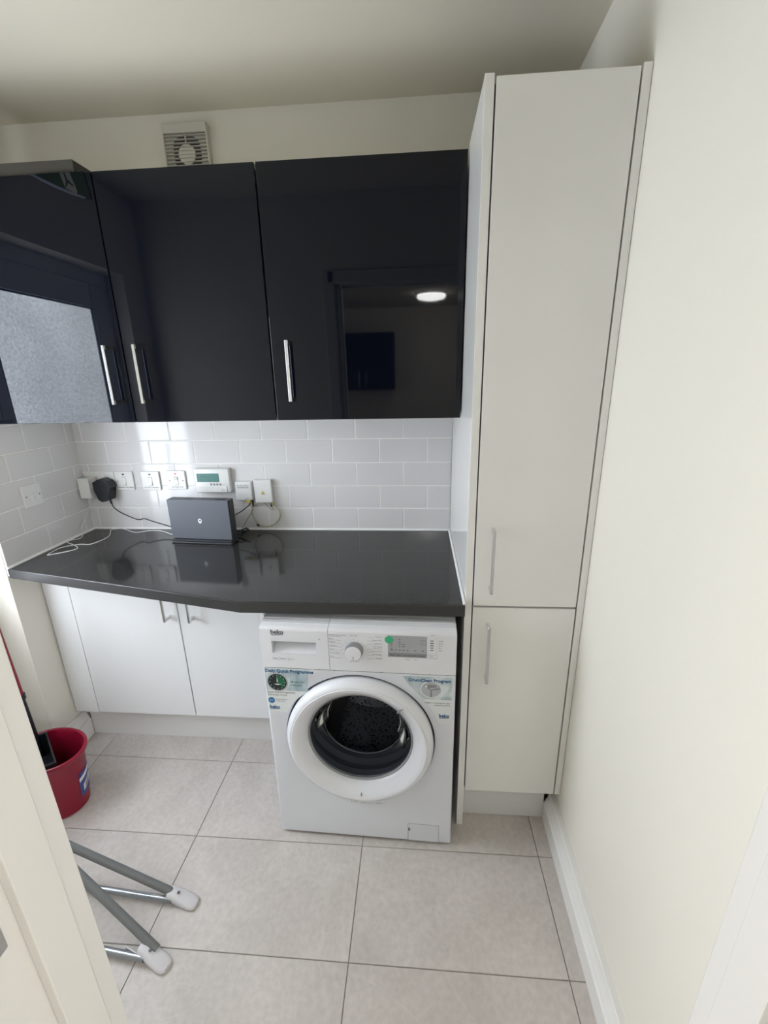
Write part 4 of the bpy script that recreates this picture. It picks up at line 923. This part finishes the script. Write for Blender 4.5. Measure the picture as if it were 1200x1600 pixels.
def airer_foot(P, q, ang):
    """moulded foot: socket round the leg end flattening to a rounded toe, with two clip arms round the stretcher"""
    bm = BM(); rows = []
    for t, w, h, z in ((-0.006, .014, .0300, .0240), (0.012, .0155, .030, .0225), (0.035, .0175, .024, .0165), (0.060, .0185, .017, .0105), (0.074, .0165, .012, .0075), (0.080, .011, .009, .006)):
        ring = []
        for k in range(16):
            a = 2*PI*k/16; c, s = math.cos(a), math.sin(a)
            ring.append(bm.verts.new((t, w*math.copysign(abs(c)**.7, c), max(0.0, z+h/2*1.25*math.copysign(abs(s)**.8, s)))))
        rows.append(ring)
    for A, B in zip(rows[:-1], rows[1:]):
        for k in range(16): bm.faces.new((A[k], A[(k+1) % 16], B[(k+1) % 16], B[k]))
    bm.faces.new(rows[0][::-1]); bm.faces.new(rows[-1])
    T = Matrix.Translation((P.x, P.y, 0)) @ Matrix.Rotation(ang, 4, 'Z') @ Matrix.Diagonal((1.06, 1.2, 1.08, 1)); bm.transform(T)
    f = obj('foot', bm, M['foot'], ar, smooth=True, label='pale lilac plastic foot')
    bm = BM(); box(bm, -0.050, 0.01, -0.0145, -0.0120, 0.010, 0.030, 0.0008); box(bm, -0.030, 0.01, 0.0120, 0.0145, 0.010, 0.028, 0.0008); bm.transform(T); obj('clip', bm, M['foot'], f)
    bm = BM(); lathe(bm, [(0.004, 0.0), (0.004, 0.0015), (0, 0.0018)], (0, 0, 0), axis='z', n=12); bm.transform(T @ Matrix.Translation((0.026, 0.000, 0.0365))); obj('rivet', bm, M['ink'], f)
airer_foot(PA + Vector((-0.004, 0, 0)), None, -0.13)
airer_foot(Vector((-0.912, -1.075, 0)), None, -0.30)

# ------------------------------------------------------------------ what the glossy doors mirror: the kitchen behind the camera
lt = thing('ceiling_light', 'round white ceiling light in the kitchen, mirrored in the right-hand navy door', 'lamp', (0.01, -4.37, ZC))
bm = BM(); lathe(bm, [(0, 0), (0.17, 0), (0.17, -0.02), (0, -0.02)], (0.01, -4.37, ZC), axis='z', n=40); obj('base', bm, M['white_plastic'], lt)
bm = BM(); lathe(bm, [(0.155, -0.02), (0.165, -0.035), (0.150, -0.055), (0.09, -0.07), (0, -0.075)], (0.01, -4.37, ZC), axis='z', n=40); obj('diffuser', bm, M['lamp'], lt, smooth=True)
kc = thing('kitchen_wall_cabinet', 'dark two-door kitchen wall cabinet mirrored in the right-hand navy door', 'cabinet', (-0.85, KY+0.17, 1.42))
bm = BM(); box(bm, -1.30, -0.45, KY+0.002, KY+0.33, 1.42, 2.14); obj('carcass', bm, M['navy_edge'], kc)
for x0, x1, hx in ((-1.30, -0.877, -0.92), (-0.873, -0.45, -0.83)):
    b = BM(); box(b, x0, x1, KY+0.332, KY+0.351, 1.42, 2.14, .001); dd = obj('door', b, M['navy'], kc)
    b = BM(); box(b, hx-.005, hx+.005, KY+.376, KY+.384, 1.47, 1.66, .001); box(b, hx-.005, hx+.005, KY+.350, KY+.377, 1.47, 1.484); box(b, hx-.005, hx+.005, KY+.350, KY+.377, 1.646, 1.66); obj('handle', b, M['chrome'], dd)
kb = thing('kitchen_base_cabinet', 'dark kitchen base units with a worktop along the far kitchen wall', 'cabinet', (-0.5, KY+0.3, 0))
bm = BM(); box(bm, -1.30, 0.50, KY+0.002, KY+0.56, 0.0, 0.87); obj('carcass', bm, M['navy_edge'], kb)
for k in range(3): b = BM(); box(b, -1.30+.6*k+.002, -1.30+.6*(k+1)-.002, KY+.561, KY+.58, .15, .865, .001); obj('door', b, M['navy'], kb)
bm = BM(); box(bm, -1.32, 0.52, KY+0.002, KY+0.60, 0.87, 0.909, .002); obj('worktop', bm, M['worktop'], kb)

# lettering far too small to pick apart letter by letter
for n_ in ('print.001', 'print.004', 'print.017', 'sticker_residue'): bpy.data.objects[n_]['kind'] = 'stuff'
